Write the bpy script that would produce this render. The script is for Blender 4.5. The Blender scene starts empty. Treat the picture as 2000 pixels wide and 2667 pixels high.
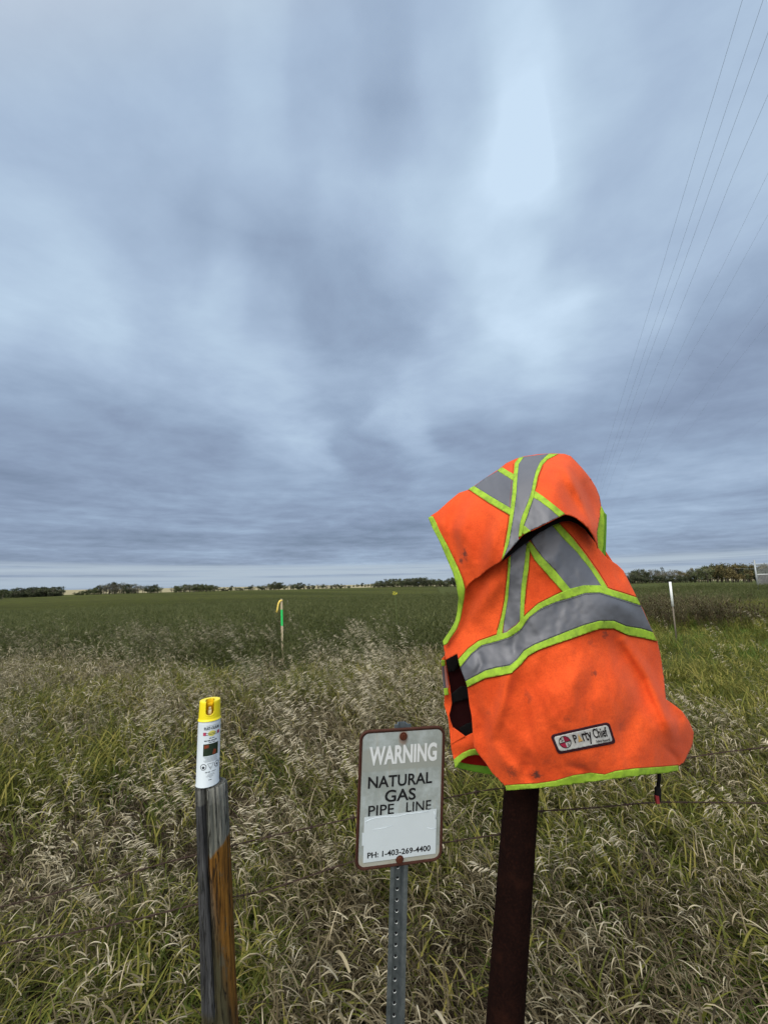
import bpy, bmesh, math, random
import numpy as np
from mathutils import Vector, Matrix
from mathutils.geometry import delaunay_2d_cdt
random.seed(7); rng = np.random.default_rng(11)
SC = bpy.context.scene
ROOT = SC.collection

# ------------------------------------------------------------------ camera
FPX, CX, CY, HZ, ROLL, EYE = 1020.0, 1000.0, 1333.5, 1521.5, 1.0, 1.62
pitch = math.atan((HZ-CY)/FPX); rr = math.radians(ROLL)
fw = np.array([0, math.cos(pitch), math.sin(pitch)]); up0 = np.array([0, -math.sin(pitch), math.cos(pitch)]); rt0 = np.array([1., 0, 0])
rt = math.cos(rr)*rt0-math.sin(rr)*up0; up = math.sin(rr)*rt0+math.cos(rr)*up0
cam = np.array([0, 0, EYE])
cd = bpy.data.cameras.new('camera'); co = bpy.data.objects.new('camera', cd); ROOT.objects.link(co)
cd.sensor_fit = 'VERTICAL'; cd.sensor_height = 24.0; cd.lens = FPX/2667*24.0; cd.clip_start = 0.02; cd.clip_end = 20000
co.matrix_world = Matrix(((rt[0], up[0], -fw[0], 0), (rt[1], up[1], -fw[1], 0), (rt[2], up[2], -fw[2], EYE), (0, 0, 0, 1)))
SC.camera = co

def ray(px, py):
    return fw+rt*((px-CX)/FPX)-up*((py-CY)/FPX)
def atY(px, py, Y):            # the point of the scene seen at a photo pixel, Y metres ahead
    d = ray(px, py); return Vector(cam+d*(Y/d[1]))
def atH(px, py, H):
    d = ray(px, py); return Vector(cam+d*((H-EYE)/d[2]))
def DD(x, y): return (x*2000/1659.0, y*2000/1659.0)
def A(x, y): return (1080+x/2.183, 1160+y/2.183)
def B(x, y): return (1080+x/2.183, 1560+y/2.183)
def Cc(x, y): return (1120+x/5.028, 1640+y/5.028)

# ------------------------------------------------------------------ node helpers
def NT(nt):
    nt.nodes.clear()
    def n(t, **k):
        o = nt.nodes.new(t)
        for a, v in k.items():
            if a == 'i':
                for kk, vv in v.items():
                    if isinstance(vv, bpy.types.NodeSocket): nt.links.new(vv, o.inputs[kk])
                    else: o.inputs[kk].default_value = vv
            else: setattr(o, a, v)
        return o
    return n
def M_(n, op, a, b=None, c=None, clamp=False):
    d = {0: a}
    if b is not None: d[1] = b
    if c is not None: d[2] = c
    return n('ShaderNodeMath', operation=op, use_clamp=clamp, i=d).outputs[0]
def MIX(n, f, a, b, mode='MIX'):
    o = n('ShaderNodeMix', data_type='RGBA', blend_type=mode)
    nt = o.id_data
    for k, v in ((0, f), (6, a), (7, b)):
        if isinstance(v, bpy.types.NodeSocket): nt.links.new(v, o.inputs[k])
        else: o.inputs[k].default_value = v if k == 0 else (tuple(v)+(1,))[:4]
    return o.outputs[2]
def RAMP(n, f, stops, interp='LINEAR'):
    o = n('ShaderNodeValToRGB', i={0: f}); cr = o.color_ramp; cr.interpolation = interp
    while len(cr.elements) < len(stops): cr.elements.new(0.5)
    for e, (p, c) in zip(cr.elements, stops):
        e.position = p; e.color = (tuple(c)+(1,))[:4] if hasattr(c, '__len__') else (c, c, c, 1)
    return o.outputs[0]
def SS(n, v, lo, hi, a=0., b=1.):
    return n('ShaderNodeMapRange', interpolation_type='SMOOTHSTEP', i={0: v, 1: lo, 2: hi, 3: a, 4: b}).outputs[0]
def NOISE(n, vec, scale, detail=3, rough=.5, dist=0.):
    return n('ShaderNodeTexNoise', i={'Vector': vec, 'Scale': scale, 'Detail': detail, 'Roughness': rough, 'Distortion': dist}).outputs[0]

# ------------------------------------------------------------------ world (overcast sky) and sun
SUN_EL, SUN_AZ = math.radians(48), math.radians(205)     # azimuth clockwise from +Y: behind the camera, to its left
w = bpy.data.worlds.new('World'); SC.world = w; w.use_nodes = True
n = NT(w.node_tree)
tc = n('ShaderNodeTexCoord').outputs['Generated']
sep = n('ShaderNodeSeparateXYZ', i={0: tc})
X, Yv, Z = sep.outputs
sky = n('ShaderNodeTexSky'); sky.sky_type = 'NISHITA'; sky.sun_disc = False; sky.sun_elevation = SUN_EL; sky.sun_rotation = SUN_AZ
skyc = n('ShaderNodeVectorMath', operation='SCALE', i={0: sky.outputs[0], 3: 0.10}).outputs[0]
zc = M_(n, 'MAXIMUM', Z, 0.0)
inv = M_(n, 'DIVIDE', 1.0, M_(n, 'ADD', zc, 0.10))
P = n('ShaderNodeCombineXYZ', i={0: M_(n, 'MULTIPLY', X, inv), 1: M_(n, 'MULTIPLY', Yv, inv), 2: 0.0}).outputs[0]
wv = n('ShaderNodeTexNoise', i={'Vector': P, 'Scale': 0.9, 'Detail': 2}).outputs[1]
wv = n('ShaderNodeVectorMath', operation='SUBTRACT', i={0: wv, 1: (.5, .5, .5)}).outputs[0]
Pw = n('ShaderNodeVectorMath', operation='MULTIPLY_ADD', i={0: wv, 1: (.45, .45, .45), 2: P}).outputs[0]
mp = n('ShaderNodeMapping', i={'Vector': Pw, 'Rotation': (0, 0, 0.35), 'Scale': (1.0, 1.15, 1)}).outputs[0]
n1 = NOISE(n, mp, 1.05, 5, .5)
n2 = NOISE(n, mp, 4.2, 6, .6)
# the larger lights and darks of this cloud deck: brightness against azimuth, one curve per band of elevation
CL = {  # photo row: (x, brightness) ...
 30: [(0, .5), (200, .55), (400, .55), (590, .75), (700, .55), (830, .48), (950, .6), (1130, .74), (1300, .6), (1450, .5), (1650, .55)],
 200: [(0, .5), (200, .5), (400, .5), (560, .62), (700, .48), (830, .43), (960, .58), (1130, .86), (1300, .62), (1450, .52), (1650, .55)],
 330: [(0, .55), (200, .5), (400, .52), (560, .58), (750, .56), (900, .62), (1000, .7), (1130, .97), (1230, .7), (1350, .53), (1500, .58), (1650, .58)],
 450: [(0, .58), (150, .55), (300, .48), (450, .40), (600, .48), (750, .58), (900, .68), (1050, .8), (1150, .68), (1300, .52), (1450, .55), (1650, .55)],
 560: [(0, .6), (100, .64), (250, .5), (400, .48), (500, .48), (600, .33), (750, .40), (900, .58), (1050, .72), (1150, .72), (1250, .55), (1450, .55), (1650, .5)],
 640: [(0, .67), (120, .68), (300, .5), (400, .58), (470, .75), (580, .48), (700, .35), (830, .38), (950, .52), (1080, .72), (1200, .8), (1330, .55), (1480, .5), (1600, .38), (1650, .36)],
 720: [(0, .6), (130, .64), (240, .68), (350, .5), (480, .64), (600, .5), (720, .35), (850, .38), (980, .55), (1080, .8), (1180, .75), (1300, .6), (1420, .6), (1530, .33), (1650, .28)],
 790: [(0, .45), (150, .5), (270, .6), (400, .58), (560, .66), (700, .48), (820, .45), (950, .55), (1080, .62), (1180, .74), (1280, .6), (1400, .42), (1520, .28), (1650, .32)],
 860: [(0, .36), (150, .36), (300, .42), (450, .5), (600, .56), (720, .40), (860, .66), (980, .55), (1100, .58), (1200, .55), (1300, .36), (1450, .30), (1600, .28)],
 940: [(0, .33), (150, .30), (300, .27), (450, .30), (580, .42), (650, .66), (760, .36), (900, .5), (1000, .27), (1150, .32), (1300, .28), (1450, .32), (1650, .36)],
 1000: [(0, .26), (200, .26), (400, .33), (600, .4), (800, .27), (950, .38), (1150, .33), (1300, .33), (1450, .45), (1650, .4)],
 1070: [(0, .3), (200, .35), (400, .33), (600, .4), (800, .33), (950, .36), (1350, .43), (1650, .36)],
 1150: [(0, .28), (200, .26), (450, .33), (650, .28), (850, .28), (1000, .33), (1400, .38), (1650, .43)],
 1215: [(0, .3), (400, .3), (800, .33), (1400, .4), (1650, .4)]}
ae = []; vv_ = []
for yy, row in CL.items():
    for xx, b_ in row:
        d = ray(*DD(xx, yy)); d = d/np.linalg.norm(d); ae.append((math.atan2(d[0], d[1]), math.asin(d[2]))); vv_.append(b_)
ae = np.array(ae); vv_ = np.array(vv_)
EL = np.radians([0, 2.5, 5.5, 9, 12.5, 16.5, 20.5, 25, 29.5, 34, 39, 44, 50, 57, 65]); AZM = math.radians(58)
azn = M_(n, 'ARCTAN2', X, Yv); eln = M_(n, 'ARCSINE', Z)
wz = n('ShaderNodeTexNoise', i={'Vector': P, 'Scale': 1.5, 'Detail': 4, 'Roughness': .5}).outputs[1]
wz = n('ShaderNodeSeparateXYZ', i={0: n('ShaderNodeVectorMath', operation='SUBTRACT', i={0: wz, 1: (.5, .5, .5)}).outputs[0]}).outputs
eln = M_(n, 'ADD', eln, M_(n, 'MULTIPLY', wz[0], M_(n, 'ADD', .03, M_(n, 'MULTIPLY', zc, .13)))); azn2 = M_(n, 'ADD', azn, M_(n, 'MULTIPLY', wz[1], .22))
un = M_(n, 'ADD', M_(n, 'DIVIDE', azn2, 2*AZM), .5, clamp=True)
acc = None
for k, el in enumerate(EL):
    fc = n('ShaderNodeFloatCurve', i={1: un}); cv = fc.mapping.curves[0]
    us_ = np.linspace(0, 1, 25)
    for q, u in enumerate(us_):
        a_ = (u-.5)*2*AZM; d2 = ((ae[:, 0]-a_)*math.cos(el)*.85)**2+((ae[:, 1]-el)*1.0)**2; wgt = 1/(d2+.0005)**2.4
        b_ = float((wgt*vv_).sum()/wgt.sum())
        if q == 0: cv.points[0].location = (0, b_)
        elif q == 24: cv.points[1].location = (1, b_)
        else: cv.points.new(float(u), b_)
    fc.mapping.update()
    if acc is None: acc = fc.outputs[0]
    else:
        t_ = n('ShaderNodeMapRange', i={0: eln, 1: float(EL[k-1]), 2: float(el), 3: 0., 4: 1.}).outputs[0]
        acc = M_(n, 'ADD', M_(n, 'MULTIPLY', acc, M_(n, 'SUBTRACT', 1., t_)), M_(n, 'MULTIPLY', fc.outputs[0], t_))
acc = M_(n, 'ADD', M_(n, 'MULTIPLY', M_(n, 'SUBTRACT', acc, .48), 1.42), .475)
val = M_(n, 'ADD', M_(n, 'MULTIPLY', M_(n, 'SUBTRACT', n1, .5), .22), M_(n, 'MULTIPLY', M_(n, 'SUBTRACT', n2, .5), .34))
val = M_(n, 'ADD', val, acc)
# flat banks of cloud stacked towards the horizon
P3 = n('ShaderNodeCombineXYZ', i={0: X, 1: Yv, 2: M_(n, 'MULTIPLY', Z, 15.0)}).outputs[0]
n3 = NOISE(n, P3, 2.2, 5, .5, .3)
bandm = SS(n, Z, .30, .06)
val = M_(n, 'ADD', val, M_(n, 'MULTIPLY', bandm, M_(n, 'MULTIPLY', M_(n, 'SUBTRACT', n3, .51), 1.1)))
cloud = RAMP(n, val, [(.0, (.19, .25, .36)), (.20, (.262, .337, .476)), (.35, (.319, .417, .571)), (.55, (.413, .531, .700)), (.75, (.515, .658, .82)), (.95, (.63, .79, .96))])
# pale strip under the deck, just over the horizon
P4 = n('ShaderNodeCombineXYZ', i={0: X, 1: Yv, 2: M_(n, 'MULTIPLY', Z, 60.0)}).outputs[0]
n4 = NOISE(n, P4, 1.6, 4, .55)
zz = M_(n, 'ADD', Z, M_(n, 'MULTIPLY', M_(n, 'SUBTRACT', n4, .5), .03))
strip = M_(n, 'MULTIPLY', SS(n, zz, .060, .044), SS(n, n4, .36, .58, .15, .95))
gap = n('ShaderNodeVectorMath', operation='ADD', i={0: skyc, 1: (.16, .20, .24)}).outputs[0]
cloud = MIX(n, strip, cloud, (.44, .53, .63))
low = SS(n, Z, .030, .004)
cloud = MIX(n, M_(n, 'MULTIPLY', low, .5), cloud, (.40, .50, .62))
# brighter, warmer sky added out of view behind the viewer, to light the foreground
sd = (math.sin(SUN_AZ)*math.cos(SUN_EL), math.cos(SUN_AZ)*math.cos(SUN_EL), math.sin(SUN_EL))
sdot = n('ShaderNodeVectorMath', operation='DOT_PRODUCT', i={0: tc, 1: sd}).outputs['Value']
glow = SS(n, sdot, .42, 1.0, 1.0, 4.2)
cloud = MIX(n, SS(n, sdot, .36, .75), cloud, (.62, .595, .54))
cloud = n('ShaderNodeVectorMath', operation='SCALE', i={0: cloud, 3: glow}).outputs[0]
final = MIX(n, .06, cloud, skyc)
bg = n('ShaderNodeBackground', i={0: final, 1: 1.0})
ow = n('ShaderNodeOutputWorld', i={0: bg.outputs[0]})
w.cycles.sampling_method = 'MANUAL'; w.cycles.sample_map_resolution = 512
sl = bpy.data.lights.new('sun', 'SUN'); sl.energy = 1.35; sl.angle = math.radians(35); sl.color = (1, .92, .80)
so = bpy.data.objects.new('sun', sl); ROOT.objects.link(so)
so.rotation_euler = Vector(sd).to_track_quat('Z', 'Y').to_euler()
vs = SC.view_settings; vs.view_transform = 'Standard'; vs.look = 'None'; vs.exposure = 0.0; vs.gamma = 1.0; vs.use_curve_mapping = False
SC.cycles.max_bounces = 6; SC.cycles.transparent_max_bounces = 8; SC.cycles.use_denoising = True

# ------------------------------------------------------------------ object helpers
def tag(o, label=None, cat=None, group=None, kind=None):
    if label: o['label'] = label
    if cat: o['category'] = cat
    if group: o['group'] = group
    if kind: o['kind'] = kind
    return o
def empty(name, loc, label, cat, group=None):
    o = bpy.data.objects.new(name, None); ROOT.objects.link(o); o.location = loc; o.empty_display_size = .1
    return tag(o, label, cat, group)
def meshobj(name, verts, faces, mat, parent=None, smooth=True):
    me = bpy.data.meshes.new(name); me.from_pydata([tuple(v) for v in verts], [], faces); me.update()
    if smooth: me.polygons.foreach_set('use_smooth', [True]*len(me.polygons))
    if mat: me.materials.append(mat)
    o = bpy.data.objects.new(name, me); ROOT.objects.link(o)
    if parent:
        o.parent = parent; o.matrix_parent_inverse = Matrix.Translation(-parent.location)
    return o
def tube_geo(pts, radii, seg=8, cap=True):
    pts = [Vector(p) for p in pts]; V = []; F = []
    if not hasattr(radii, '__len__'): radii = [radii]*len(pts)
    ref = Vector((0, 0, 1))
    d0 = (pts[-1]-pts[0]).normalized()
    if abs(d0.z) > .9: ref = Vector((0, 1, 0))
    for i, p in enumerate(pts):
        t = (pts[min(i+1, len(pts)-1)]-pts[max(i-1, 0)]).normalized()
        a = t.cross(ref).normalized(); b = a.cross(t)
        for k in range(seg):
            an = 2*math.pi*k/seg; V.append(p+(a*math.cos(an)+b*math.sin(an))*radii[i])
    for i in range(len(pts)-1):
        for k in range(seg):
            k2 = (k+1) % seg
            F.append((i*seg+k, i*seg+k2, (i+1)*seg+k2, (i+1)*seg+k))
    if cap:
        F.append(tuple(range(seg))[::-1]); F.append(tuple(range((len(pts)-1)*seg, len(pts)*seg)))
    return V, F
def join(gs):
    V = []; F = []
    for v, f in gs:
        o = len(V); V += list(v); F += [tuple(i+o for i in q) for q in f]
    return V, F
def box_geo(c, s, R=None):
    c = Vector(c); V = []
    for x in (-1, 1):
        for y in (-1, 1):
            for z in (-1, 1):
                v = Vector((x*s[0]/2, y*s[1]/2, z*s[2]/2))
                if R: v = R @ v
                V.append(c+v)
    return V, [(0, 1, 3, 2), (4, 6, 7, 5), (0, 4, 5, 1), (2, 3, 7, 6), (0, 2, 6, 4), (1, 5, 7, 3)]
def solid(o, t, off=-1):
    m = o.modifiers.new('thick', 'SOLIDIFY'); m.thickness = t; m.offset = off
    return o

# ------------------------------------------------------------------ materials
def mat(name, rough=.8, spec=.3, metal=0.):
    m = bpy.data.materials.new(name); m.use_nodes = True; n = NT(m.node_tree)
    p = n('ShaderNodeBsdfPrincipled', i={'Roughness': rough, 'Metallic': metal, 'Specular IOR Level': spec})
    n('ShaderNodeOutputMaterial', i={0: p.outputs[0]})
    return m, n, p
def link(n, a, b): b.id_data.links.new(a, b)
def bump(n, p, h, strength, dist):
    b = n('ShaderNodeBump', i={'Strength': strength, 'Distance': dist, 'Height': h}); link(n, b.outputs[0], p.inputs['Normal'])
def simple(name, col, rough=.8, spec=.3, metal=0., var=.15, sc=30., bs=.0, bsc=200.):
    m, n, p = mat(name, rough, spec, metal)
    g = n('ShaderNodeNewGeometry').outputs['Position']
    v = NOISE(n, g, sc, 4, .6)
    c = MIX(n, v, tuple(x*(1-var) for x in col), tuple(min(1, x*(1+var)) for x in col))
    link(n, c, p.inputs[0])
    if bs: bump(n, p, NOISE(n, g, bsc, 3, .6), bs, .002)
    return m

# ------------------------------------------------------------------ terrain
def slope(th): return .005+.0045*np.clip(-th/.75, -.8, 1.2)
def gz(x, y):
    x = np.asarray(x, float); y = np.asarray(y, float)
    r = np.hypot(x, y); th = x/np.maximum(np.abs(y), 1.)
    th = np.where(y < 0, 0, th)
    d = np.clip(r-7, 0, None)
    z = -slope(th)*np.minimum(d, 420)
    z = z + np.clip(r-600, 0, 3000)*.0006
    und = np.clip((r-14)/30, 0, 1)*np.clip((1200-r)/800, 0, 1)
    z = z + und*(.35*np.sin(x*.05+1.0)*np.sin(y*.04+.5)+.22*np.sin(x*.021-y*.03))
    z = z - .9*np.exp(-(((x+30)/28)**2+((y-48)/20)**2)) - .5*np.exp(-(((x-5)/30)**2+((y-90)/25)**2))
    z = z + 6.2*np.exp(-(((x-20)/90)**2+((y-900)/110)**2)) + .62*np.exp(-(((x-40)/14)**2+((y-41)/12)**2)) + 5*np.exp(-(((x+500)/160)**2+((y-800)/130)**2))
    return z
def sheet(name, xs, ys, zf, m):
    XX, YY = np.meshgrid(xs, ys); ZZ = zf(XX, YY)
    V = np.stack([XX, YY, ZZ], -1).reshape(-1, 3); nx, ny = len(xs), len(ys)
    F = [(j*nx+i, j*nx+i+1, (j+1)*nx+i+1, (j+1)*nx+i) for j in range(ny-1) for i in range(nx-1)]
    return meshobj(name, V, F, m)
def sgrid(lo, hi, nn, p=2.2):
    t = np.linspace(-1, 1, nn); return np.sign(t)*np.abs(t)**p*hi
mg, n, p = mat('soil and turf', .95, .1)
g = n('ShaderNodeNewGeometry').outputs['Position']
far = n('ShaderNodeVectorMath', operation='LENGTH', i={0: g}).outputs['Value']
va = NOISE(n, g, .6, 6, .65); vb = NOISE(n, g, 14, 4, .7)
near = MIX(n, va, (.035, .028, .018), (.055, .055, .025))
near = MIX(n, SS(n, vb, .45, .7), near, (.10, .085, .05))
green = MIX(n, NOISE(n, g, .05, 5, .6), (.050, .062, .018), (.080, .092, .026))
stub = MIX(n, NOISE(n, g, .02, 4, .6), (.34, .29, .19), (.25, .24, .14))
c = MIX(n, SS(n, far, 7, 12), near, green); c = MIX(n, SS(n, far, 440, 470), c, stub)
link(n, c, p.inputs[0]); bump(n, p, M_(n, 'ADD', va, NOISE(n, g, 5, 4, .7)), 1., .2)
ys = np.concatenate([np.linspace(-30, 8, 20), 8+np.linspace(0, 1, 150)[1:]**2.6*8000])
gr = sheet('ground', sgrid(-1, 6000, 161, 2.6), ys, gz, mg); tag(gr, 'low rolling prairie ground under the grass and the crop', 'ground', kind='structure')

# crop canopy sheet beyond the nearest rows (plants stand up through it)
def xedge(y): return 2.6+.115*y      # right-hand edge of the crop: a mown ditch lies beyond it
def canopy(x, y):
    r = np.hypot(x, y)
    h = .62*np.clip((y-9)/2.5, 0, 1)
    h = h*np.clip((xedge(y)-x)/1.2, 0, 1)
    h = np.where(y > 120, .62, h) if False else h
    tex = .05*np.sin(x*2.1+np.sin(y*1.3)*2)*np.sin(y*1.9)+.04*np.sin(x*5.3+y*3.1)
    return gz(x, y)+h-.10+tex*np.clip(1-r/80, 0, 1)
mc, n, p = mat('crop canopy', .95, .04)
g = n('ShaderNodeNewGeometry').outputs['Position']
st = n('ShaderNodeMapping', i={'Vector': g, 'Scale': (.35, 1, 1), 'Rotation': (0, 0, .12)}).outputs[0]
big = NOISE(n, st, .035, 4, .55); mid = NOISE(n, g, .8, 6, .75); fine = NOISE(n, g, 9., 4, .7)
base = MIX(n, SS(n, big, .38, .60), (.046, .058, .012), (.092, .106, .026))  # broad tone contrast also stands in for shading of rolls and hollows
base = MIX(n, SS(n, mid, .35, .7), base, (.055, .060, .024), 'MIX')
base = MIX(n, M_(n, 'MULTIPLY', SS(n, fine, .4, .75), .35), base, (.095, .100, .045))
link(n, base, p.inputs[0]); bump(n, p, M_(n, 'ADD', fine, mid), 1.0, .25)
ysc = np.concatenate([np.linspace(9, 40, 125), 40+np.linspace(0, 1, 80)[1:]**1.7*400])
XX = np.concatenate([-np.linspace(0, 1, 90)[::-1]**1.6*420-.01, np.linspace(0, 1, 60)**1.5*52])
cs = sheet('crop', XX, ysc, lambda x, y: canopy(np.minimum(x, xedge(y)), y), mc)
# keep the sheet's right edge on the crop's edge
co_ = np.empty(len(cs.data.vertices)*3); cs.data.vertices.foreach_get('co', co_); co_ = co_.reshape(-1, 3)
co_[:, 0] = np.minimum(co_[:, 0], xedge(co_[:, 1])); cs.data.vertices.foreach_set('co', co_.ravel()); cs.data.update()
tag(cs, 'dark green field crop running back to the tree line', 'crop', kind='stuff')

# ------------------------------------------------------------------ grass blades and clumps
def leafmat(name, stops, trans=.25, rough=.6, spec=.25, patch=None):
    m = bpy.data.materials.new(name); m.use_nodes = True; n = NT(m.node_tree)
    tone = n('ShaderNodeAttribute', attribute_name='tone').outputs['Fac']
    oi = n('ShaderNodeObjectInfo').outputs['Random']
    g = n('ShaderNodeNewGeometry').outputs['Position']
    f = M_(n, 'ADD', tone, M_(n, 'MULTIPLY', M_(n, 'SUBTRACT', oi, .5), .25))
    if patch:
        f = M_(n, 'ADD', f, M_(n, 'MULTIPLY', M_(n, 'SUBTRACT', NOISE(n, g, patch[0], 3, .6), .5), patch[1]))
    c = RAMP(n, f, stops)
    p = n('ShaderNodeBsdfPrincipled', i={'Base Color': c, 'Roughness': rough, 'Specular IOR Level': spec})
    t = n('ShaderNodeBsdfTranslucent', i={0: c})
    mx = n('ShaderNodeMixShader', i={0: trans, 1: p.outputs[0], 2: t.outputs[0]})
    n('ShaderNodeOutputMaterial', i={0: mx.outputs[0]})
    return m
def ribbon(base, az, th0, th1, L, W, tone, seg=7, twist=0., shape='blade', acc=None, curve=1.3):
    """a blade: leaves its base th0 from the vertical and bends to th1 at the tip, towards azimuth az"""
    V, F, T = acc
    x, y, z = base; r = 0.; dx, dy = math.cos(az), math.sin(az); px, py = -dy, dx
    ds = L/seg; o = len(V)
    for i in range(seg+1):
        s = i/seg
        if shape == 'blade': wd = W*(1-s**2.2)*(.75+.25*min(1, s*5))
        elif shape == 'stem': wd = W*(1-.6*s)
        else: wd = W*max(.08, math.sin(math.pi*min(1, s*.93+.07))**.7)
        tw = twist*s
        cxx = px*math.cos(tw); cyy = py*math.cos(tw); czz = math.sin(tw)
        V.append((x-cxx*wd/2, y-cyy*wd/2, z-czz*wd/2)); V.append((x+cxx*wd/2, y+cyy*wd/2, z+czz*wd/2)); T += [tone, tone]
        th = th0+(th1-th0)*((i+.5)/seg)**curve
        x += dx*math.sin(th)*ds; y += dy*math.sin(th)*ds; z += math.cos(th)*ds
    for i in range(seg): F.append((o+2*i, o+2*i+1, o+2*i+3, o+2*i+2))
    return (x, y, z)
R_ = random.uniform
WIND = math.pi          # the wind lays everything over to the viewer's left
def clump(kind):
    acc = ([], [], [])
    if kind == 'green':
        for _ in range(14):
            ribbon((R_(-.09, .09), R_(-.09, .09), R_(.05, .38)), R_(0, 6.28), R_(.1, 1.), R_(1.2, 2.4), R_(.14, .34), R_(.007, .014), R_(.2, 1), 6, R_(-1, 1), acc=acc)
        for _ in range(10):
            a = R_(0, 2*math.pi) if random.random() < .45 else WIND+R_(-1., 1.)
            ribbon((R_(-.07, .07), R_(-.07, .07), 0), a, R_(.05, .5), R_(.9, 2.1), R_(.35, .70), R_(.006, .012), R_(.1, .9), 7, R_(-.8, .8), acc=acc)
    elif kind == 'dry':
        for _ in range(40):
            a = R_(0, 2*math.pi) if random.random() < .35 else WIND+R_(-1.1, 1.1)
            ribbon((R_(-.10, .10), R_(-.10, .10), R_(0, .42)), a, R_(.1, 1.3), R_(1.7, 3.1), R_(.09, .26), R_(.004, .0095), random.random()**1.4, 6, R_(-1.5, 1.5), acc=acc, curve=R_(1.0, 2.6))
    elif kind == 'curl':      # short dead leaves hooked at the tip, high on their stalks
        for _ in range(9):
            bx, by = R_(-.08, .08), R_(-.08, .08); a = WIND+R_(-1, 1); L = R_(.3, .62)
            tip = ribbon((bx, by, 0), a, R_(0, .25), R_(.3, .8), L, .0022, R_(.1, .4), 5, 0, 'stem', acc)
            for k in range(random.randint(2, 5)):
                f = R_(.35, 1.)
                b = (bx+(tip[0]-bx)*f**1.4, by+(tip[1]-by)*f**1.4, tip[2]*f)
                ribbon(b, WIND+R_(-1.2, 1.2), R_(.3, 1.1), R_(2.2, 3.6), R_(.06, .13), R_(.0045, .0085), R_(.25, 1.), 6, R_(-1.5, 1.5), acc=acc, curve=R_(.8, 2.))
    elif kind == 'seed':      # nodding panicles
        for _ in range(3):
            bx, by = R_(-.1, .1), R_(-.1, .1); a = WIND+R_(-.5, .5); L = R_(.62, .92); t1 = R_(.7, 1.5)
            N = 9; pts = []; x, y, z = bx, by, 0.; seg = L/N; t0 = R_(.03, .2)
            for i in range(N+1):
                pts.append((x, y, z)); th = t0+(t1-t0)*(i/N)**2.2
                x += math.cos(a)*math.sin(th)*seg; y += math.sin(a)*math.sin(th)*seg; z += math.cos(th)*seg
            ribbon((bx, by, 0), a, t0, t1, L, .0024, .35, N, 0, 'stem', acc, 2.2)
            for k in range(random.randint(13, 20)):
                f = R_(.68, 1.0)*N; i = min(N-1, int(f)); q = f-i
                b = tuple(pts[i][j]+(pts[min(N, i+1)][j]-pts[i][j])*q for j in range(3))
                aa = WIND+R_(-.55, .55)
                tip = ribbon(b, aa, R_(.9, 1.5), R_(1.5, 2.), R_(.006, .022), .0009, .5, 2, 0, 'stem', acc)
                ribbon(tip, aa+R_(-.2, .2), R_(1.4, 1.9), R_(1.9, 2.6), R_(.032, .055), R_(.0045, .0075), R_(.6, 1.), 4, R_(-.5, .5), 'seed', acc)
    elif kind == 'under':
        for _ in range(34):
            a = R_(0, 2*math.pi)
            ribbon((R_(-.12, .12), R_(-.12, .12), 0), a, R_(.1, .9), R_(1., 2.4), R_(.12, .35), R_(.003, .006), R_(0, 1), 5, R_(-1, 1), acc=acc)
    elif kind == 'lush':      # leafy bright green tuft
        for _ in range(30):
            a = R_(0, 2*math.pi)
            ribbon((R_(-.04, .04), R_(-.04, .04), 0), a, R_(.1, .7), R_(.9, 1.9), R_(.2, .5), R_(.009, .018), R_(.3, 1), 6, R_(-.6, .6), acc=acc)
    elif kind in ('crop', 'weed'):      # branching pod-bearing stalks with small leaves
        for _ in range(7):
            bx, by = R_(-.22, .22), R_(-.22, .22); a = R_(0, 6.28); L = R_(.62, .86)
            tip = ribbon((bx, by, 0), a, R_(0, .1), R_(.15, .5), L, .006, .3, 4, 0, 'stem', acc)
            for k in range(16):
                f = R_(.35, 1.02); b = (bx+(tip[0]-bx)*f, by+(tip[1]-by)*f, tip[2]*f)
                ribbon(b, R_(0, 6.28), R_(.3, 1.2), R_(.8, 2.), R_(.06, .16), R_(.008, .022) if f < .8 else .005, R_(0, 1)*(.5+.5*f), 3, R_(-1, 1), acc=acc)
    V, F, T = acc
    me = bpy.data.meshes.new('clump_'+kind); me.from_pydata(V, [], F); me.update()
    at = me.attributes.new('tone', 'FLOAT', 'POINT'); at.data.foreach_set('value', T)
    me.polygons.foreach_set('use_smooth', [True]*len(F))
    return me
ML = {
 'green': leafmat('green grass', [(0, (.038, .052, .009)), (.4, (.105, .125, .020)), (.75, (.195, .20, .036)), (1, (.32, .28, .075))], .35, patch=(.8, .7)),
 'dry': leafmat('dry grass', [(0, (.045, .034, .017)), (.4, (.125, .100, .052)), (.75, (.25, .21, .125)), (1, (.44, .38, .26))], .25, patch=(1.1, .5)),
 'curl': leafmat('bleached leaf tips', [(0, (.06, .05, .026)), (.5, (.17, .145, .085)), (.85, (.33, .29, .19)), (1, (.50, .45, .33))], .15),
 'seed': leafmat('seed heads', [(0, (.07, .065, .03)), (.4, (.15, .13, .07)), (.7, (.32, .285, .19)), (1, (.56, .51, .39))], .15),
 'under': leafmat('dead thatch', [(0, (.022, .014, .009)), (.5, (.070, .048, .030)), (1, (.17, .125, .08))], .1),
 'lush': leafmat('lush leaves', [(0, (.035, .07, .010)), (.5, (.08, .14, .018)), (1, (.17, .24, .04))], .35),
 'crop': leafmat('crop leaves', [(0, (.052, .066, .018)), (.5, (.095, .112, .034)), (1, (.17, .18, .075))], .4, patch=(.5, .5)),
 'weed': leafmat('brown weeds', [(0, (.04, .030, .014)), (.4, (.095, .070, .038)), (.6, (.09, .10, .035)), (1, (.24, .20, .12))], .25, patch=(.7, .6)),
}
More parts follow.
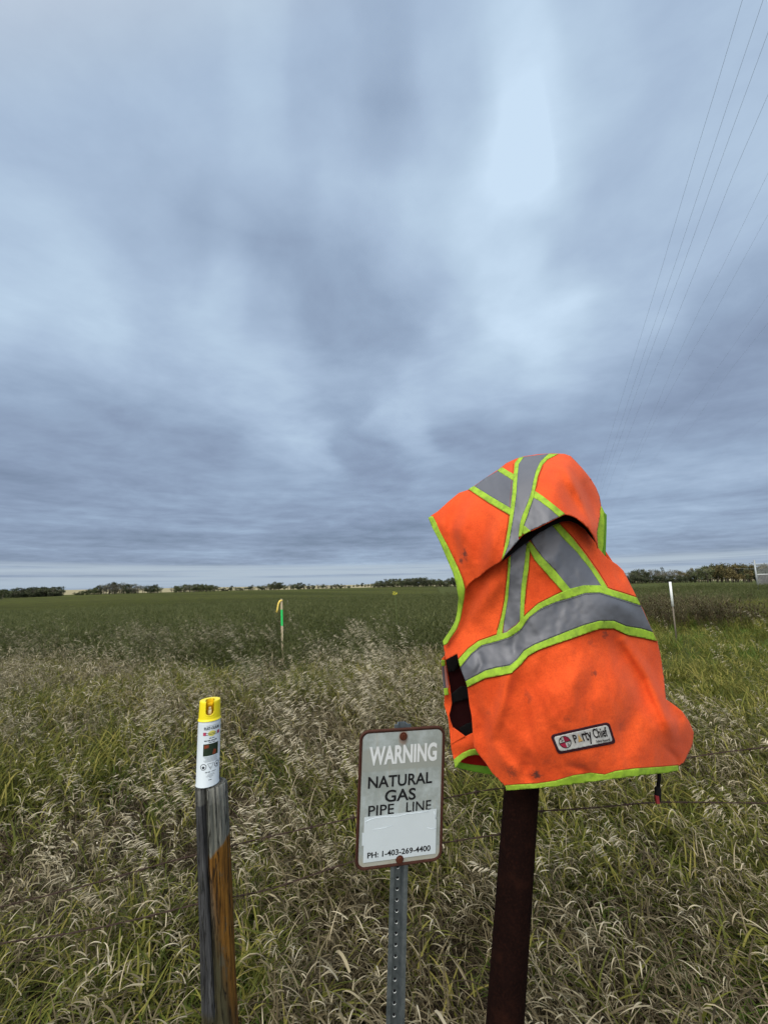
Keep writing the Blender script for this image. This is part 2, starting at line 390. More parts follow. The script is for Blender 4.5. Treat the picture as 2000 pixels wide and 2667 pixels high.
def variants(kind, k):
    c = bpy.data.collections.new('variants_'+kind)
    for i in range(k):
        me = clump(kind); me.materials.append(ML[kind])
        c.objects.link(bpy.data.objects.new('v_%s_%02d' % (kind, i), me))
    return c
def scatter(name, coll, pts, rot, scl, idx, label, cat):
    N = len(pts); me = bpy.data.meshes.new(name); me.vertices.add(N); me.vertices.foreach_set('co', np.asarray(pts, np.float32).ravel())
    a = me.attributes.new('rot', 'FLOAT_VECTOR', 'POINT'); a.data.foreach_set('vector', np.asarray(rot, np.float32).ravel())
    a = me.attributes.new('scl', 'FLOAT_VECTOR', 'POINT'); a.data.foreach_set('vector', np.asarray(scl, np.float32).ravel())
    a = me.attributes.new('idx', 'INT', 'POINT'); a.data.foreach_set('value', np.asarray(idx, np.int32))
    me.update()
    o = bpy.data.objects.new(name, me); ROOT.objects.link(o)
    ng = bpy.data.node_groups.new(name+'_scatter', 'GeometryNodeTree')
    ng.interface.new_socket('Geometry', in_out='INPUT', socket_type='NodeSocketGeometry')
    ng.interface.new_socket('Geometry', in_out='OUTPUT', socket_type='NodeSocketGeometry')
    N_ = ng.nodes; L = ng.links
    gi = N_.new('NodeGroupInput'); go = N_.new('NodeGroupOutput')
    ci = N_.new('GeometryNodeCollectionInfo'); ci.inputs['Collection'].default_value = coll
    ci.inputs['Separate Children'].default_value = True; ci.inputs['Reset Children'].default_value = True
    ip = N_.new('GeometryNodeInstanceOnPoints'); ip.inputs['Pick Instance'].default_value = True
    def na(nm, t):
        q = N_.new('GeometryNodeInputNamedAttribute'); q.data_type = t; q.inputs[0].default_value = nm
        return q.outputs[0]
    L.new(gi.outputs[0], ip.inputs['Points']); L.new(ci.outputs[0], ip.inputs['Instance'])
    L.new(na('idx', 'INT'), ip.inputs['Instance Index'])
    e2r = N_.new('FunctionNodeEulerToRotation'); L.new(na('rot', 'FLOAT_VECTOR'), e2r.inputs[0]); L.new(e2r.outputs[0], ip.inputs['Rotation'])
    L.new(na('scl', 'FLOAT_VECTOR'), ip.inputs['Scale'])
    L.new(ip.outputs[0], go.inputs[0])
    md = o.modifiers.new('scatter', 'NODES'); md.node_group = ng
    return tag(o, label, cat, kind='stuff')
def vnoise(x, y, s, seed):
    r = np.random.default_rng(seed); G = r.random((96, 96)); u = (x*s) % 96; v = (y*s) % 96
    i = u.astype(int); j = v.astype(int); fu = u-i; fv = v-j; fu = fu*fu*(3-2*fu); fv = fv*fv*(3-2*fv)
    i2 = (i+1) % 96; j2 = (j+1) % 96; i %= 96; j %= 96
    return (G[i, j]*(1-fu)*(1-fv)+G[i2, j]*fu*(1-fv)+G[i, j2]*(1-fu)*fv+G[i2, j2]*fu*fv)
def field(y0, y1, dens, keep=None):
    """random points over the wedge the view could see, dens per square metre"""
    W1 = y1*1.15+1.0; N = int((y1-y0)*2*W1*dens)
    y = rng.uniform(y0, y1, N); x = rng.uniform(-W1, W1, N)
    m = np.abs(x) < y*1.15+1.0
    if keep is not None: m &= keep(x, y)
    return x[m], y[m]
def hgt(y): return np.interp(y, [1.2, 1.6, 2.2, 3.2, 5, 8], [.34, .46, .62, .82, .92, .95])
def put(name, kind, kv, x, y, hs, label, cat, wind=True, yaw=.5, vs=(.8, 1.2), tilt=.12, zf=gz):
    N = len(x); z = zf(x, y)
    yawv = rng.normal(0, yaw, N) if wind else rng.uniform(0, 6.28, N)
    rot = np.stack([rng.normal(0, tilt, N), rng.normal(0, tilt, N), yawv], -1)
    s = rng.uniform(vs[0], vs[1], N)*hs
    sw = np.maximum(s, .75*rng.uniform(.8, 1.2, N)) if kind not in ('crop', 'weed') else s
    scatter(name, variants(kind, kv), np.stack([x, y, z-.01], -1), rot, np.stack([sw, sw, s], -1), rng.integers(0, kv, N), label, cat)
verge_end = lambda x, y: y < 7.6+.8*np.sin(x*.7)+1.2*(vnoise(x+50, y+50, .9, 5)-.5)
XR = lambda y: 2.2+.10*y
def keepP(seed, s, thr, soft=.25):
    def f(x, y):
        v = vnoise(x+60, y+60, s, seed)
        return rng.random(len(x)) < np.clip((v-thr)/soft, .06, 1)
    return f
def both(*fs): return lambda x, y: np.logical_and.reduce([f(x, y) for f in fs])
notright = lambda x, y: (x < XR(y)+.6) | (y < 4.2)
x, y = field(1.15, 8.5, 62, verge_end); put('thatch', 'under', 5, x, y, hgt(y)*1.15, 'brown dead thatch low in the verge grass', 'dead grass', False)
x, y = field(1.22, 9.0, 105, both(verge_end, lambda x, y: rng.random(len(x)) < np.clip((vnoise(x+60, y+60, 1.1, 3)-.28)/.22, .18, 1))); put('green_grass', 'green', 7, x, y, hgt(y)*.95, 'green blades mixed through the rough verge grass', 'grass', yaw=.6)
x, y = field(1.22, 8.4, 95, both(verge_end, lambda x, y: rng.random(len(x)) < np.clip((.66-vnoise(x+60, y+60, 1.1, 3))/.22, .22, 1), lambda x, y: rng.random(len(x)) < np.interp(y, [2.5, 4.5], [1, .5]), notright, keepP(4, .9, .30))); put('dry_grass', 'dry', 7, x, y, hgt(y), 'tan dried grass leaning left across the verge', 'dry grass', yaw=.5)
x, y = field(1.3, 8.0, 46, both(verge_end, notright, keepP(8, 1.3, .30))); put('bleached_grass', 'curl', 6, x, y, hgt(y)*1.05, 'bleached curled leaf tips over the verge grass', 'dry grass', yaw=.5)
x, y = field(1.9, 9.8, 26, both(lambda x, y: (x < .3) | (rng.random(len(x)) < .30), lambda x, y: (x < XR(y)) | (rng.random(len(x)) < .25), keepP(9, .8, .25, .4))); put('seed_grass', 'seed', 8, x, y, np.interp(y, [1.6, 3, 6, 9], [.62, .95, 1.08, 1.15]), 'pale nodding seed heads of the tall verge grass', 'seed heads', yaw=.35)
x, y = field(1.25, 8.5, 20, keepP(12, 1.6, .54, .1)); put('leafy_weeds', 'lush', 5, x, y, hgt(y)*.9, 'bright green leafy tufts among the dry grass', 'weeds', False)
xs_f = np.array([-.60, -.52, -.44, -.30, -.12, .02, .10, .62, .75, -.85]); ys_f = np.array([1.10, 1.12, 1.09, 1.12, 1.14, 1.16, 1.12, 1.12, 1.1, 1.1])
put('foreground_grass', 'curl', 4, xs_f, ys_f, 1.0+.15*np.sin(xs_f*31), 'tall dry stalks standing right in front of the posts', 'dry grass', yaw=.8)
# crop plants
incrop = lambda x, y: (x < xedge(y)-.2) & ~verge_end(x, y+.6)
x, y = field(6.3, 20, 15, incrop); put('crop_plants', 'crop', 7, x, y, np.interp(y, [6.5, 7.5, 9.5, 20], [.55, .75, .95, 1.]), 'dark green crop plants in the near rows of the field', 'crop', False)
x, y = field(20, 38, 3.2, incrop); put('crop_plants', 'crop', 5, x, y, 1.02+0*y, 'dark green crop plants further out in the field', 'crop', False)
# the shorter green grass of the ditch on the right
ditch = lambda x, y: (x > XR(y)-.3)
x, y = field(4.0, 24, 11, ditch); put('ditch_grass', 'green', 5, x, y, .55+.35*vnoise(x+9, y+9, .8, 21), 'short green grass along the ditch right of the crop', 'grass', yaw=.8)
x, y = field(4.0, 24, 5, ditch); put('ditch_grass', 'lush', 5, x, y, .6+.3*vnoise(x+9, y+9, .8, 22), 'soft bright green grass in the ditch bottom', 'grass', False)
x, y = field(22, 60, 3.0, lambda x, y: x > xedge(y)-.5); put('far_grass', 'crop', 4, x, y, .55+.4*vnoise(x+9, y+9, .3, 23), 'rough green growth beyond the ditch towards the right grove', 'grass', False)
x, y = field(12.5, 20, 10, lambda x, y: (x > 7.2) & (x < 13+.5*np.sin(y*3)) & (vnoise(x+3, y+3, .6, 61) > .36+.02*(x-8))); put('brown_weeds', 'weed', 5, x, y, .75+.4*vnoise(x+5, y+5, .5, 62), 'reddish brown dried weeds along the crop edge behind white post', 'weeds', False)

# ------------------------------------------------------------------ trees
m_bark = simple('bark', (.10, .09, .075), .9, .1, var=.4, sc=6)
def crownmat(name, a, b, c):
    m, n, p = mat(name, .9, .1)
    tone = n('ShaderNodeAttribute', attribute_name='tone').outputs['Fac']; oi = n('ShaderNodeObjectInfo').outputs['Random']
    f = M_(n, 'ADD', tone, M_(n, 'MULTIPLY', M_(n, 'SUBTRACT', oi, .5), .5))
    link(n, RAMP(n, f, [(0, a), (.5, b), (1, c)]), p.inputs[0]); return m
CM = {'dark': crownmat('dark foliage', (.030, .040, .026), (.055, .066, .040), (.085, .095, .058)),  # dark and thin grey crowns lightened to stand in for distant haze
      'twig': crownmat('thin grey foliage', (.07, .07, .06), (.125, .125, .10), (.19, .185, .15)),
      'green': crownmat('green foliage', (.042, .055, .028), (.075, .092, .045), (.12, .135, .07)),
      'autumn': crownmat('turning foliage', (.055, .055, .028), (.115, .10, .045), (.18, .145, .07))}
def crown_mesh(kind, seed):
    r = random.Random(seed); V = []; F = []; T = []
    nb = {'dark': 13, 'twig': 12, 'green': 12, 'autumn': 11}[kind]; nl = {'dark': 75, 'twig': 30, 'green': 60, 'autumn': 55}[kind]
    lo = {'dark': .08, 'twig': .30, 'green': .12, 'autumn': .15}[kind]
    for b in range(nb):
        zc = r.uniform(lo+.12, .86); rad = .38*math.sin(math.pi*min(.95, max(.12, (zc-lo)/(1.05-lo))))**.6
        an = r.uniform(0, 6.28); q = rad*math.sqrt(r.random()); c = (math.cos(an)*q, math.sin(an)*q, zc); cr = r.uniform(.10, .19); t = r.random()
        for k in range(nl):
            d = Vector((r.gauss(0, 1), r.gauss(0, 1), r.gauss(0, .8))).normalized()*cr*r.uniform(.4, 1.1)
            ctr = Vector(c)+d; s = r.uniform(.022, .05)*(.7 if kind == 'twig' else 1.)
            u = Vector((r.gauss(0, 1), r.gauss(0, 1), r.gauss(0, 1))).normalized(); v = u.orthogonal().normalized(); v.rotate(Matrix.Rotation(r.uniform(0, 6.28), 3, u))
            w2 = u.cross(v); o = len(V); V += [ctr-v*s, ctr+w2*s*.6, ctr+v*s, ctr-w2*s*.6]; F.append((o, o+1, o+2, o+3)); T += [min(1, max(0, t*.7+r.random()*.4))]*4
    me = bpy.data.meshes.new('crown'); me.from_pydata([tuple(v) for v in V], [], F); me.update()
    me.attributes.new('tone', 'FLOAT', 'POINT').data.foreach_set('value', T); me.materials.append(CM[kind]); return me
def trunk_mesh(seed):
    r = random.Random(seed); gs = []
    stems = r.randint(2, 4)
    for s in range(stems):
        a = r.uniform(0, 6.28); k = .05; lean = r.uniform(.05, .2)
        pts = [(math.cos(a)*(k+lean*t**1.3), math.sin(a)*(k+lean*t**1.3), t*.85) for t in (0, .25, .5, .75, 1)]
        gs.append(tube_geo(pts, [.024, .02, .015, .010, .004], 5))
        for b in range(4):
            t = r.uniform(.3, .85); a2 = r.uniform(0, 6.28); p0 = Vector((math.cos(a)*(k+lean*t**1.3), math.sin(a)*(k+lean*t**1.3), t*.85))
            gs.append(tube_geo([p0, p0+Vector((math.cos(a2)*.1, math.sin(a2)*.1, .08)), p0+Vector((math.cos(a2)*.17, math.sin(a2)*.17, .2))], [.009, .006, .003], 4))
    V, F = join(gs); me = bpy.data.meshes.new('trunk'); me.from_pydata([tuple(v) for v in V], [], F); me.materials.append(m_bark); return me
CR = {k: [crown_mesh(k, i*7+len(k)) for i in range(5)] for k in CM}; TR = [trunk_mesh(i) for i in range(5)]
def tree(dx, base, top, Yd, kind, wid, label, cat, group, name='tree'):
    px, pyb = DD(dx, base); _, pyt = DD(dx, top)
    p0 = atY(px, pyb, Yd); p1 = atY(px, pyt, Yd); z0 = float(gz(p0.x, Yd))
    h = p1.z-z0
    o = empty(name, (p0.x, Yd, z0-.1), label, cat, group); o.rotation_euler.z = R_(0, 6.28); o.scale = (h*wid, h*wid, h*1.05)
    for nm, me in (('crown', random.choice(CR[kind])), ('trunk', random.choice(TR))):
        c = bpy.data.objects.new(nm, me); ROOT.objects.link(c); c.parent = o
ORD = 'first second third fourth fifth sixth seventh eighth ninth tenth eleventh twelfth thirteenth fourteenth fifteenth sixteenth seventeenth eighteenth nineteenth twentieth twenty-first twenty-second twenty-third twenty-fourth twenty-fifth twenty-sixth twenty-seventh twenty-eighth twenty-ninth thirtieth'.split()
def grove(x0, x1, step, basef, topf, Yd, kinds, wid, label, cat, group, name='tree', jit=3, rows=1):
    if rows > 1: step = step*1.5
    for rw in range(rows):
        x = x0+rw*step*.5; cnt = 0; tot = max(1, int((x1-x0)/step))
        while x <= x1:
            t = (x-x0)/max(1, x1-x0); k = random.choice(kinds)
            tp = np.interp(t, np.linspace(0, 1, len(topf)), topf); bs = np.interp(t, np.linspace(0, 1, len(basef)), basef)
            rowname = '' if rows == 1 else (' of its front row' if rw == 0 else ' of its back row')
            o_ = '%s from left%s' % (ORD[min(cnt, 29)], rowname)
            tree(x, bs-1, tp+R_(-1, 1)*jit*.5+(R_(0, 3) if rw == 0 and rows > 1 else 0), Yd*(1+rw*.04)+R_(-3, 3), k, wid*R_(1.0, 1.35), label+', '+o_, cat, group, name)
            x += step*R_(.8, 1.2); cnt += 1
grove(-14, 6, 8, [1291, 1290], [1268, 1273], 170, ['green'], 1.0, 'green bush at the left edge of field', 'bush', 'bushes at the left edge of field', 'bush')
grove(2, 26, 8, [1282, 1282], [1272, 1275], 300, ['dark'], 1.2, 'small dark tree left of low dark grove', 'tree', 'small trees beyond the edge bush')
grove(32, 134, 6.5, [1287, 1287, 1284], [1274, 1269, 1267, 1268, 1269, 1267, 1275], 250, ['dark'], 1.35, 'dark rounded tree in low dark grove', 'tree', 'trees of the low dark grove', rows=2, jit=1.5)
grove(166, 216, 6, [1280, 1280], [1278, 1273, 1266], 262, ['dark', 'green'], 1.2, 'small dark tree starting the thin grove', 'tree', 'small trees starting the thin grove', jit=1.5)
grove(216, 335, 6.0, [1281, 1282, 1283], [1263, 1258, 1257, 1262, 1261, 1264, 1262], 262, ['twig', 'twig', 'dark'], .85, 'thin grey tree in the see-through grove', 'tree', 'thin see-through trees left of centre', rows=2)
grove(336, 350, 7, [1282, 1282], [1265, 1266], 262, ['green'], 1.0, 'round green tree ending the thin grove', 'tree', 'round trees at the end of thin grove')
grove(374, 468, 6, [1278, 1277], [1266, 1262, 1261, 1261, 1262, 1264], 300, ['green', 'green', 'twig'], 1.15, 'rounded green tree in smooth-topped grove', 'tree', 'trees of the smooth-topped grove', rows=2, jit=1.2)
grove(472, 556, 8, [1277, 1275], [1268, 1270, 1265, 1266, 1269, 1264, 1267], 330, ['twig', 'green', 'dark'], 1.1, 'low scattered tree past the smooth-topped grove', 'tree', 'low scattered trees mid horizon')
grove(560, 756, 6.5, [1274, 1272, 1270], [1264, 1262, 1255, 1263, 1258, 1260, 1263, 1261, 1263, 1261, 1265], 345, ['green', 'dark', 'dark', 'twig'], 1.15, 'uneven green tree beyond green-banded stake', 'tree', 'trees of the long middle row', rows=2, jit=2.5)
grove(764, 800, 8, [1268, 1266], [1264, 1260, 1263], 620, ['dark'], 1.3, 'small dark tree on pale stubble rise', 'tree', 'trees on the pale stubble rise')
grove(806, 1003, 6.5, [1269, 1266, 1264], [1258, 1252, 1250, 1249, 1247, 1246, 1250, 1250, 1247, 1249], 320, ['dark', 'dark', 'green'], 1.2, 'dark tree in wood left of vest', 'tree', 'trees of the dense wood by the vest', rows=2, jit=1.5)
grove(1338, 1432, 6.5, [1254, 1254], [1236, 1234, 1229, 1227, 1231, 1226], 190, ['twig', 'twig', 'dark'], .6, 'slender grey tree right of vest', 'tree', 'slender trees right of the vest', rows=2)
grove(1338, 1500, 7, [1256, 1256], [1245, 1244, 1243], 186, ['dark'], 1.3, 'dark low bush under the slender trees', 'bush', 'low bushes under the slender trees', 'bush', jit=1.5)
grove(1436, 1500, 6.5, [1254, 1254], [1233, 1230, 1234, 1229], 190, ['autumn', 'twig'], .75, 'yellowish tree above white marker post', 'tree', 'yellowish trees over the marker post', rows=2)
grove(1500, 1680, 6.5, [1254, 1254], [1226, 1224, 1219, 1217, 1218, 1217, 1220, 1219, 1222], 185, ['autumn', 'green', 'dark', 'autumn'], .8, 'green and rust tree at far right', 'tree', 'trees of the tall right grove', rows=2, jit=2.5)

# ------------------------------------------------------------------ posts
def prop_frame(p0, p1): return Vector(p0), Vector(p1)
# weathered wooden fence post with a split and an orange painted side
PY = 1.20
top = atY(550, 2039, PY); bot = atY(576, 2667, PY); ax = (bot-top).normalized(); bot = top+ax*((top.z+.25)/-ax.z)
mw, n, p = mat('weathered wood', .9, .15)
tcn = n('ShaderNodeTexCoord').outputs['Object']
s3 = n('ShaderNodeSeparateXYZ', i={0: tcn}); ox, oy, oz = s3.outputs
ox = M_(n, 'ADD', M_(n, 'MULTIPLY', ox, 1.17), M_(n, 'MULTIPLY', oy, .46))
grain = n('ShaderNodeMapping', i={'Vector': tcn, 'Scale': (130, 130, 12)}).outputs[0]
gn = NOISE(n, grain, 1., 5, .65, .3); gn2 = NOISE(n, n('ShaderNodeMapping', i={'Vector': tcn, 'Scale': (40, 40, 8)}).outputs[0], 1., 4, .6)
gray = RAMP(n, gn, [(.25, (.05, .054, .05)), (.5, (.13, .137, .122)), (.75, (.22, .225, .205))])
darkw = RAMP(n, gn, [(.3, (.018, .019, .022)), (.6, (.055, .058, .064)), (.8, (.11, .115, .12))])
orange = RAMP(n, gn, [(.25, (.055, .026, .008)), (.55, (.165, .078, .014)), (.8, (.26, .13, .026))])
moss = RAMP(n, gn2, [(.3, (.014, .015, .010)), (.55, (.045, .047, .028)), (.8, (.10, .10, .065))])
red = (.10, .022, .010)
wob = M_(n, 'MULTIPLY', M_(n, 'SUBTRACT', gn2, .5), .03)
xs_ = M_(n, 'ADD', ox, M_(n, 'MULTIPLY', wob, .4))
edge = M_(n, 'ADD', -.155, M_(n, 'MULTIPLY', ox, .45)); ez = M_(n, 'ADD', oz, wob)
f_or = SS(n, M_(n, 'SUBTRACT', edge, ez), -.004, .006)
lowm = SS(n, M_(n, 'ADD', ez, M_(n, 'MULTIPLY', M_(n, 'MAXIMUM', ox, -.01), 6.)), -.20, -.42)   # paint worn away lower down except on the right
f_or = M_(n, 'MULTIPLY', f_or, M_(n, 'SUBTRACT', 1.0, M_(n, 'MULTIPLY', lowm, .93)))
col = MIX(n, SS(n, ez, -.22, -.36), gray, moss)
col = MIX(n, f_or, col, orange)
col = MIX(n, SS(n, M_(n, 'SUBTRACT', M_(n, 'SUBTRACT', 0, ez), M_(n, 'MULTIPLY', ox, -2.)),   .62, .74), col, red)
dk = SS(n, M_(n, 'ADD', xs_, M_(n, 'MULTIPLY', oz, .012)), -.0165, -.0195)
dk = M_(n, 'MULTIPLY', dk, SS(n, ez, -.515, -.49))
col = MIX(n, dk, col, darkw)
col = MIX(n, M_(n, 'MULTIPLY', SS(n, oz, -.042, -.036), .6), col, (.17, .175, .165))
col = MIX(n, SS(n, oz, -.004, .001), col, RAMP(n, gn2, [(.3, (.03, .032, .03)), (.7, (.09, .092, .085))]))
ck = NOISE(n, n('ShaderNodeMapping', i={'Vector': tcn, 'Scale': (75, 75, 4.5)}).outputs[0], 1., 3, .55, .2); ck = SS(n, M_(n, 'ABSOLUTE', M_(n, 'SUBTRACT', ck, .47)), .028, .006)
col = MIX(n, M_(n, 'MULTIPLY', ck, .75), col, (.014, .013, .012))
bl = SS(n, NOISE(n, n('ShaderNodeMapping', i={'Vector': tcn, 'Scale': (50, 50, 22)}).outputs[0], 1., 5, .7), .56, .66); col = MIX(n, M_(n, 'MULTIPLY', bl, .55), col, (.075, .078, .06))
link(n, col, p.inputs[0]); bump(n, p, M_(n, 'SUBTRACT', gn, M_(n, 'MULTIPLY', ck, .8)), 1.0, .006)
tsh = -Vector((1, 0, 0)).dot(-ax)*-1.0; tsh = ax.x/abs(ax.z)*-1.0
V = []; F = []; SEG = 176; HH = (top-bot).length; NR = 90
def post_r(a, z):
    r = .0385*(1+.05*math.sin(2*a+.4)+.025*math.sin(3*a+z*5)+.012*math.sin(7*a+z*9)) + .004*z*-.5
    # the split: a deep groove running down from the top
    d = -z; cen = math.radians(-97+d*26); wdt = math.radians(np.interp(d, [0, .12, .3, .45, .65], [10, 8, 5, 2.5, .5])); dep = np.interp(d, [0, .12, .3, .45, .65], [.034, .030, .020, .010, .0])
    q = (a-cen+math.pi) % (2*math.pi)-math.pi
    r -= dep*math.exp(-(q/wdt)**4)
    # a second, shallow check and a knot low down
    q2 = (a-math.radians(-62)+math.pi) % (2*math.pi)-math.pi; r -= .004*math.exp(-(q2/.05)**2)*math.exp(-((d-.07)/.05)**2)
    q3 = (a-math.radians(-96)+math.pi) % (2*math.pi)-math.pi; r += .005*math.exp(-(q3/.35)**2)*math.exp(-((d-.50)/.04)**2)-.007*math.exp(-(q3/.3)**2)*math.exp(-((d-.60)/.07)**2)
    r += .0015*math.sin(a*17+math.sin(z*11)*2)*.5
    return r
for j in range(NR+1):
    z = -HH*j/NR if j > 1 else (-.003 if j == 1 else 0.)
    for i in range(SEG):
        a = 2*math.pi*i/SEG-math.pi; r = post_r(a, z)-(.0035 if j == 0 else 0)
        V.append((math.cos(a)*r, math.sin(a)*r, z+tsh*math.cos(a)*r*max(0, 1+z/.08)))
for j in range(NR):
    for i in range(SEG):
        i2 = (i+1) % SEG; F.append((j*SEG+i, (j+1)*SEG+i, (j+1)*SEG+i2, j*SEG+i2))
o0 = len(V)
for rr_ in (.7, .35):
    for i in range(SEG):
        a = 2*math.pi*i/SEG-math.pi; r = (post_r(a, 0)-.0035)*rr_; V.append((math.cos(a)*r, math.sin(a)*r, tsh*math.cos(a)*r-.001*math.sin(i*1.3)))
V.append((0, 0, -.001)); cN = len(V)-1
for i in range(SEG):
    i2 = (i+1) % SEG
    F.append((i, i2, o0+i2, o0+i)); F.append((o0+i, o0+i2, o0+SEG+i2, o0+SEG+i)); F.append((o0+SEG+i, o0+SEG+i2, cN))
wp = meshobj('fence_post', V, F, mw)
zq = (top-bot).normalized().to_track_quat('Z', 'Y').to_matrix()
Zax = (top-bot).normalized(); Xax = Vector((1, 0, 0)); Xax = (Xax-Zax*Xax.dot(Zax)).normalized(); Yax = Zax.cross(Xax)
RW = Matrix((Xax, Yax, Zax)).transposed()
wp.matrix_world = Matrix.Translation(top) @ RW.to_4x4()
tag(wp, 'split grey wooden fence post with orange paint, under the paint can', 'fence post')

# rusty steel pipe post under the vest
QY = 1.20
pb = atY(1314, 2667, QY); pt = atY(1357, 2062, QY); ax = (pt-pb).normalized()
ptop = pt+ax*((1.93-pt.z)/ax.z); pbot = pb-ax*(pb.z+.3)/ax.z
mp_, n, p = mat('rusted steel', .9, .06)
g = n('ShaderNodeNewGeometry').outputs['Position']
v1 = NOISE(n, g, 18, 6, .7); v2 = NOISE(n, g, 160, 3, .6)
link(n, MIX(n, SS(n, v2, .45, .75), RAMP(n, v1, [(.3, (.004, .0015, .0015)), (.55, (.008, .003, .0025)), (.75, (.020, .007, .0045))]), (.014, .005, .0035)), p.inputs[0])
bump(n, p, v2, .5, .002)
PR = .0452
Vt, Ft = tube_geo([pbot+(ptop-pbot)*t for t in np.linspace(0, 1, 12)], PR, 40)
pipe = meshobj('pipe_post', Vt, Ft, mp_); tag(pipe, 'dark rusty steel pipe post leaning right, wearing the orange vest', 'pipe post')

# ------------------------------------------------------------------ sign
m_sheet, n, p = mat('faded sign face', .45, .4)
tcn = n('ShaderNodeTexCoord').outputs['Object']; s3 = n('ShaderNodeSeparateXYZ', i={0: tcn})
f1 = NOISE(n, tcn, 9, 6, .7); f2 = NOISE(n, n('ShaderNodeMapping', i={'Vector': tcn, 'Scale': (30, 1, 4)}).outputs[0], 2, 4, .6)
c = MIX(n, SS(n, f1, .35, .7), (.27, .31, .31), (.43, .50, .535)); c = MIX(n, SS(n, f2, .5, .8, 0, .45), c, (.33, .31, .25))
c = MIX(n, SS(n, s3.outputs[2], -.17, -.215, 0, .6), c, (.40, .38, .30))
er = M_(n, 'ABSOLUTE', s3.outputs[0]); c = MIX(n, SS(n, M_(n, 'ADD', er, M_(n, 'MULTIPLY', f1, .02)), .145, .160, 0, .5), c, (.26, .22, .15))
# pale reddish field that once stood behind the white word
sq = M_(n, 'MULTIPLY', SS(n, s3.outputs[2], .085, .095), SS(n, s3.outputs[2], .172, .160))
c = MIX(n, M_(n, 'MULTIPLY', sq, SS(n, f1, .3, .6, .2, .75)), c, (.27, .29, .265))
rs = n('ShaderNodeVectorMath', operation='DISTANCE', i={0: n('ShaderNodeVectorMath', operation='MULTIPLY', i={0: tcn, 1: (1, 0, .6)}).outputs[0], 1: (0, 0, .199*.6)}).outputs['Value']
c = MIX(n, SS(n, rs, .022, .010, 0, .55), c, (.22, .10, .045))
link(n, c, p.inputs[0])
m_rust = simple('rusty frame', (.055, .022, .016), .85, .2, var=.5, sc=60, bs=.5, bsc=300)
m_bolt = simple('rusted bolt', (.075, .022, .012), .85, .2, var=.4, sc=200, bs=.5, bsc=400)
m_galv, n, p = mat('galvanised steel', .42, .5, .75)
g = n('ShaderNodeNewGeometry').outputs['Position']; v = NOISE(n, g, 45, 5, .65)
link(n, RAMP(n, v, [(.3, (.12, .15, .17)), (.7, (.26, .30, .33))]), p.inputs[0]); bump(n, p, NOISE(n, g, 200, 2), .15, .001)
m_white = simple('bleached white paint', (.66, .71, .76), .6, .3, var=.12, sc=60)
m_black = simple('black lettering', (.012, .013, .016), .5, .3)
m_stick = simple('white sticker', (.58, .665, .74), .45, .4, var=.04, sc=20)
KS = .80
SW, SH = .305, .4575
sc_ = Vector((.043*KS, 1.515*KS, EYE-.724*KS)); yaw, tlt, rol = math.radians(11.3), math.radians(7.8), math.radians(1.5)
RS = Matrix.Rotation(yaw, 3, 'Z') @ Matrix.Rotation(tlt, 3, 'X') @ Matrix.Rotation(rol, 3, 'Y')
# sign frame of reference: x right, z up, -y towards the viewer
sign = empty('warning_sign', sc_, 'small white natural gas pipe line warning sign on a galvanised post', 'sign')
sign.rotation_euler = RS.to_euler(); sign.scale = (KS, KS, KS)
def local(name, V, F, m, par, smooth=False):
    o = meshobj(name, V, F, m, None, smooth); o.parent = par; return o
def rrect(w, h, r, k=8, y=0.):
    pts = []
    for cx, cz, a0 in ((w/2-r, h/2-r, 0), (-w/2+r, h/2-r, 90), (-w/2+r, -h/2+r, 180), (w/2-r, -h/2+r, 270)):
        for i in range(k+1):
            a = math.radians(a0+90*i/k); pts.append((cx+math.cos(a)*r, y, cz+math.sin(a)*r))
    return pts
r0 = rrect(SW, SH, .032, y=-.001); r1 = rrect(SW, SH, .032, y=.001); N0 = len(r0)
local('face', r0+r1, [tuple(range(N0))[::-1], tuple(range(N0, 2*N0))]+[(i, (i+1) % N0, N0+(i+1) % N0, N0+i) for i in range(N0)], m_sheet, sign)
# raised rusted rim, rolled at its outer edge
prof = [(0.000, .003), (.0, -.002), (-.0025, -.0045), (-.0055, -.0035), (-.0085, -.0025), (-.0105, -.0013)]
V = []; F = []
for off, yy in prof: V += rrect(SW+.002+2*off, SH+.002+2*off, max(.004, .033+off), y=yy)
for j in range(len(prof)-1):
    for i in range(N0): F.append((j*N0+i, j*N0+(i+1) % N0, (j+1)*N0+(i+1) % N0, (j+1)*N0+i))
local('rim', V, F, m_rust, sign, True)
def text_geo(s, size, bold=0., sx=1., space=1.):
    cu = bpy.data.curves.new('lettering', 'FONT'); cu.body = s; cu.size = size; cu.offset = bold; cu.align_x = 'CENTER'; cu.space_character = space; cu.resolution_u = 4
    ob = bpy.data.objects.new('lettering', cu); ROOT.objects.link(ob); bpy.context.view_layer.update()
    me = bpy.data.meshes.new_from_object(ob.evaluated_get(bpy.context.evaluated_depsgraph_get()))
    V = [(v.co.x*sx, v.co.y) for v in me.vertices]; F = [tuple(q.vertices) for q in me.polygons]
    ROOT.objects.unlink(ob); bpy.data.objects.remove(ob); bpy.data.curves.remove(cu)
    xs = [v[0] for v in V]; ysx = [v[1] for v in V]; cx = (min(xs)+max(xs))/2
    return [(v[0]-cx, v[1]) for v in V], F, max(xs)-min(xs), max(ysx)
def fit_text(s, w, h, bold=0.):
    V, F, ww, hh = text_geo(s, 1., bold)
    return [(x*w/ww, y*h/hh) for x, y in V], F
def sign_text(name, s, cx, zb, w, h, bold, m, y=-.0022):
    V, F = fit_text(s, w, h, bold)
    return local(name, [(cx+a, y, zb+b) for a, b in V], F, m, sign)
sign_text('lettering', 'WARNING', .003, .115, .242, .060, .036, m_white)
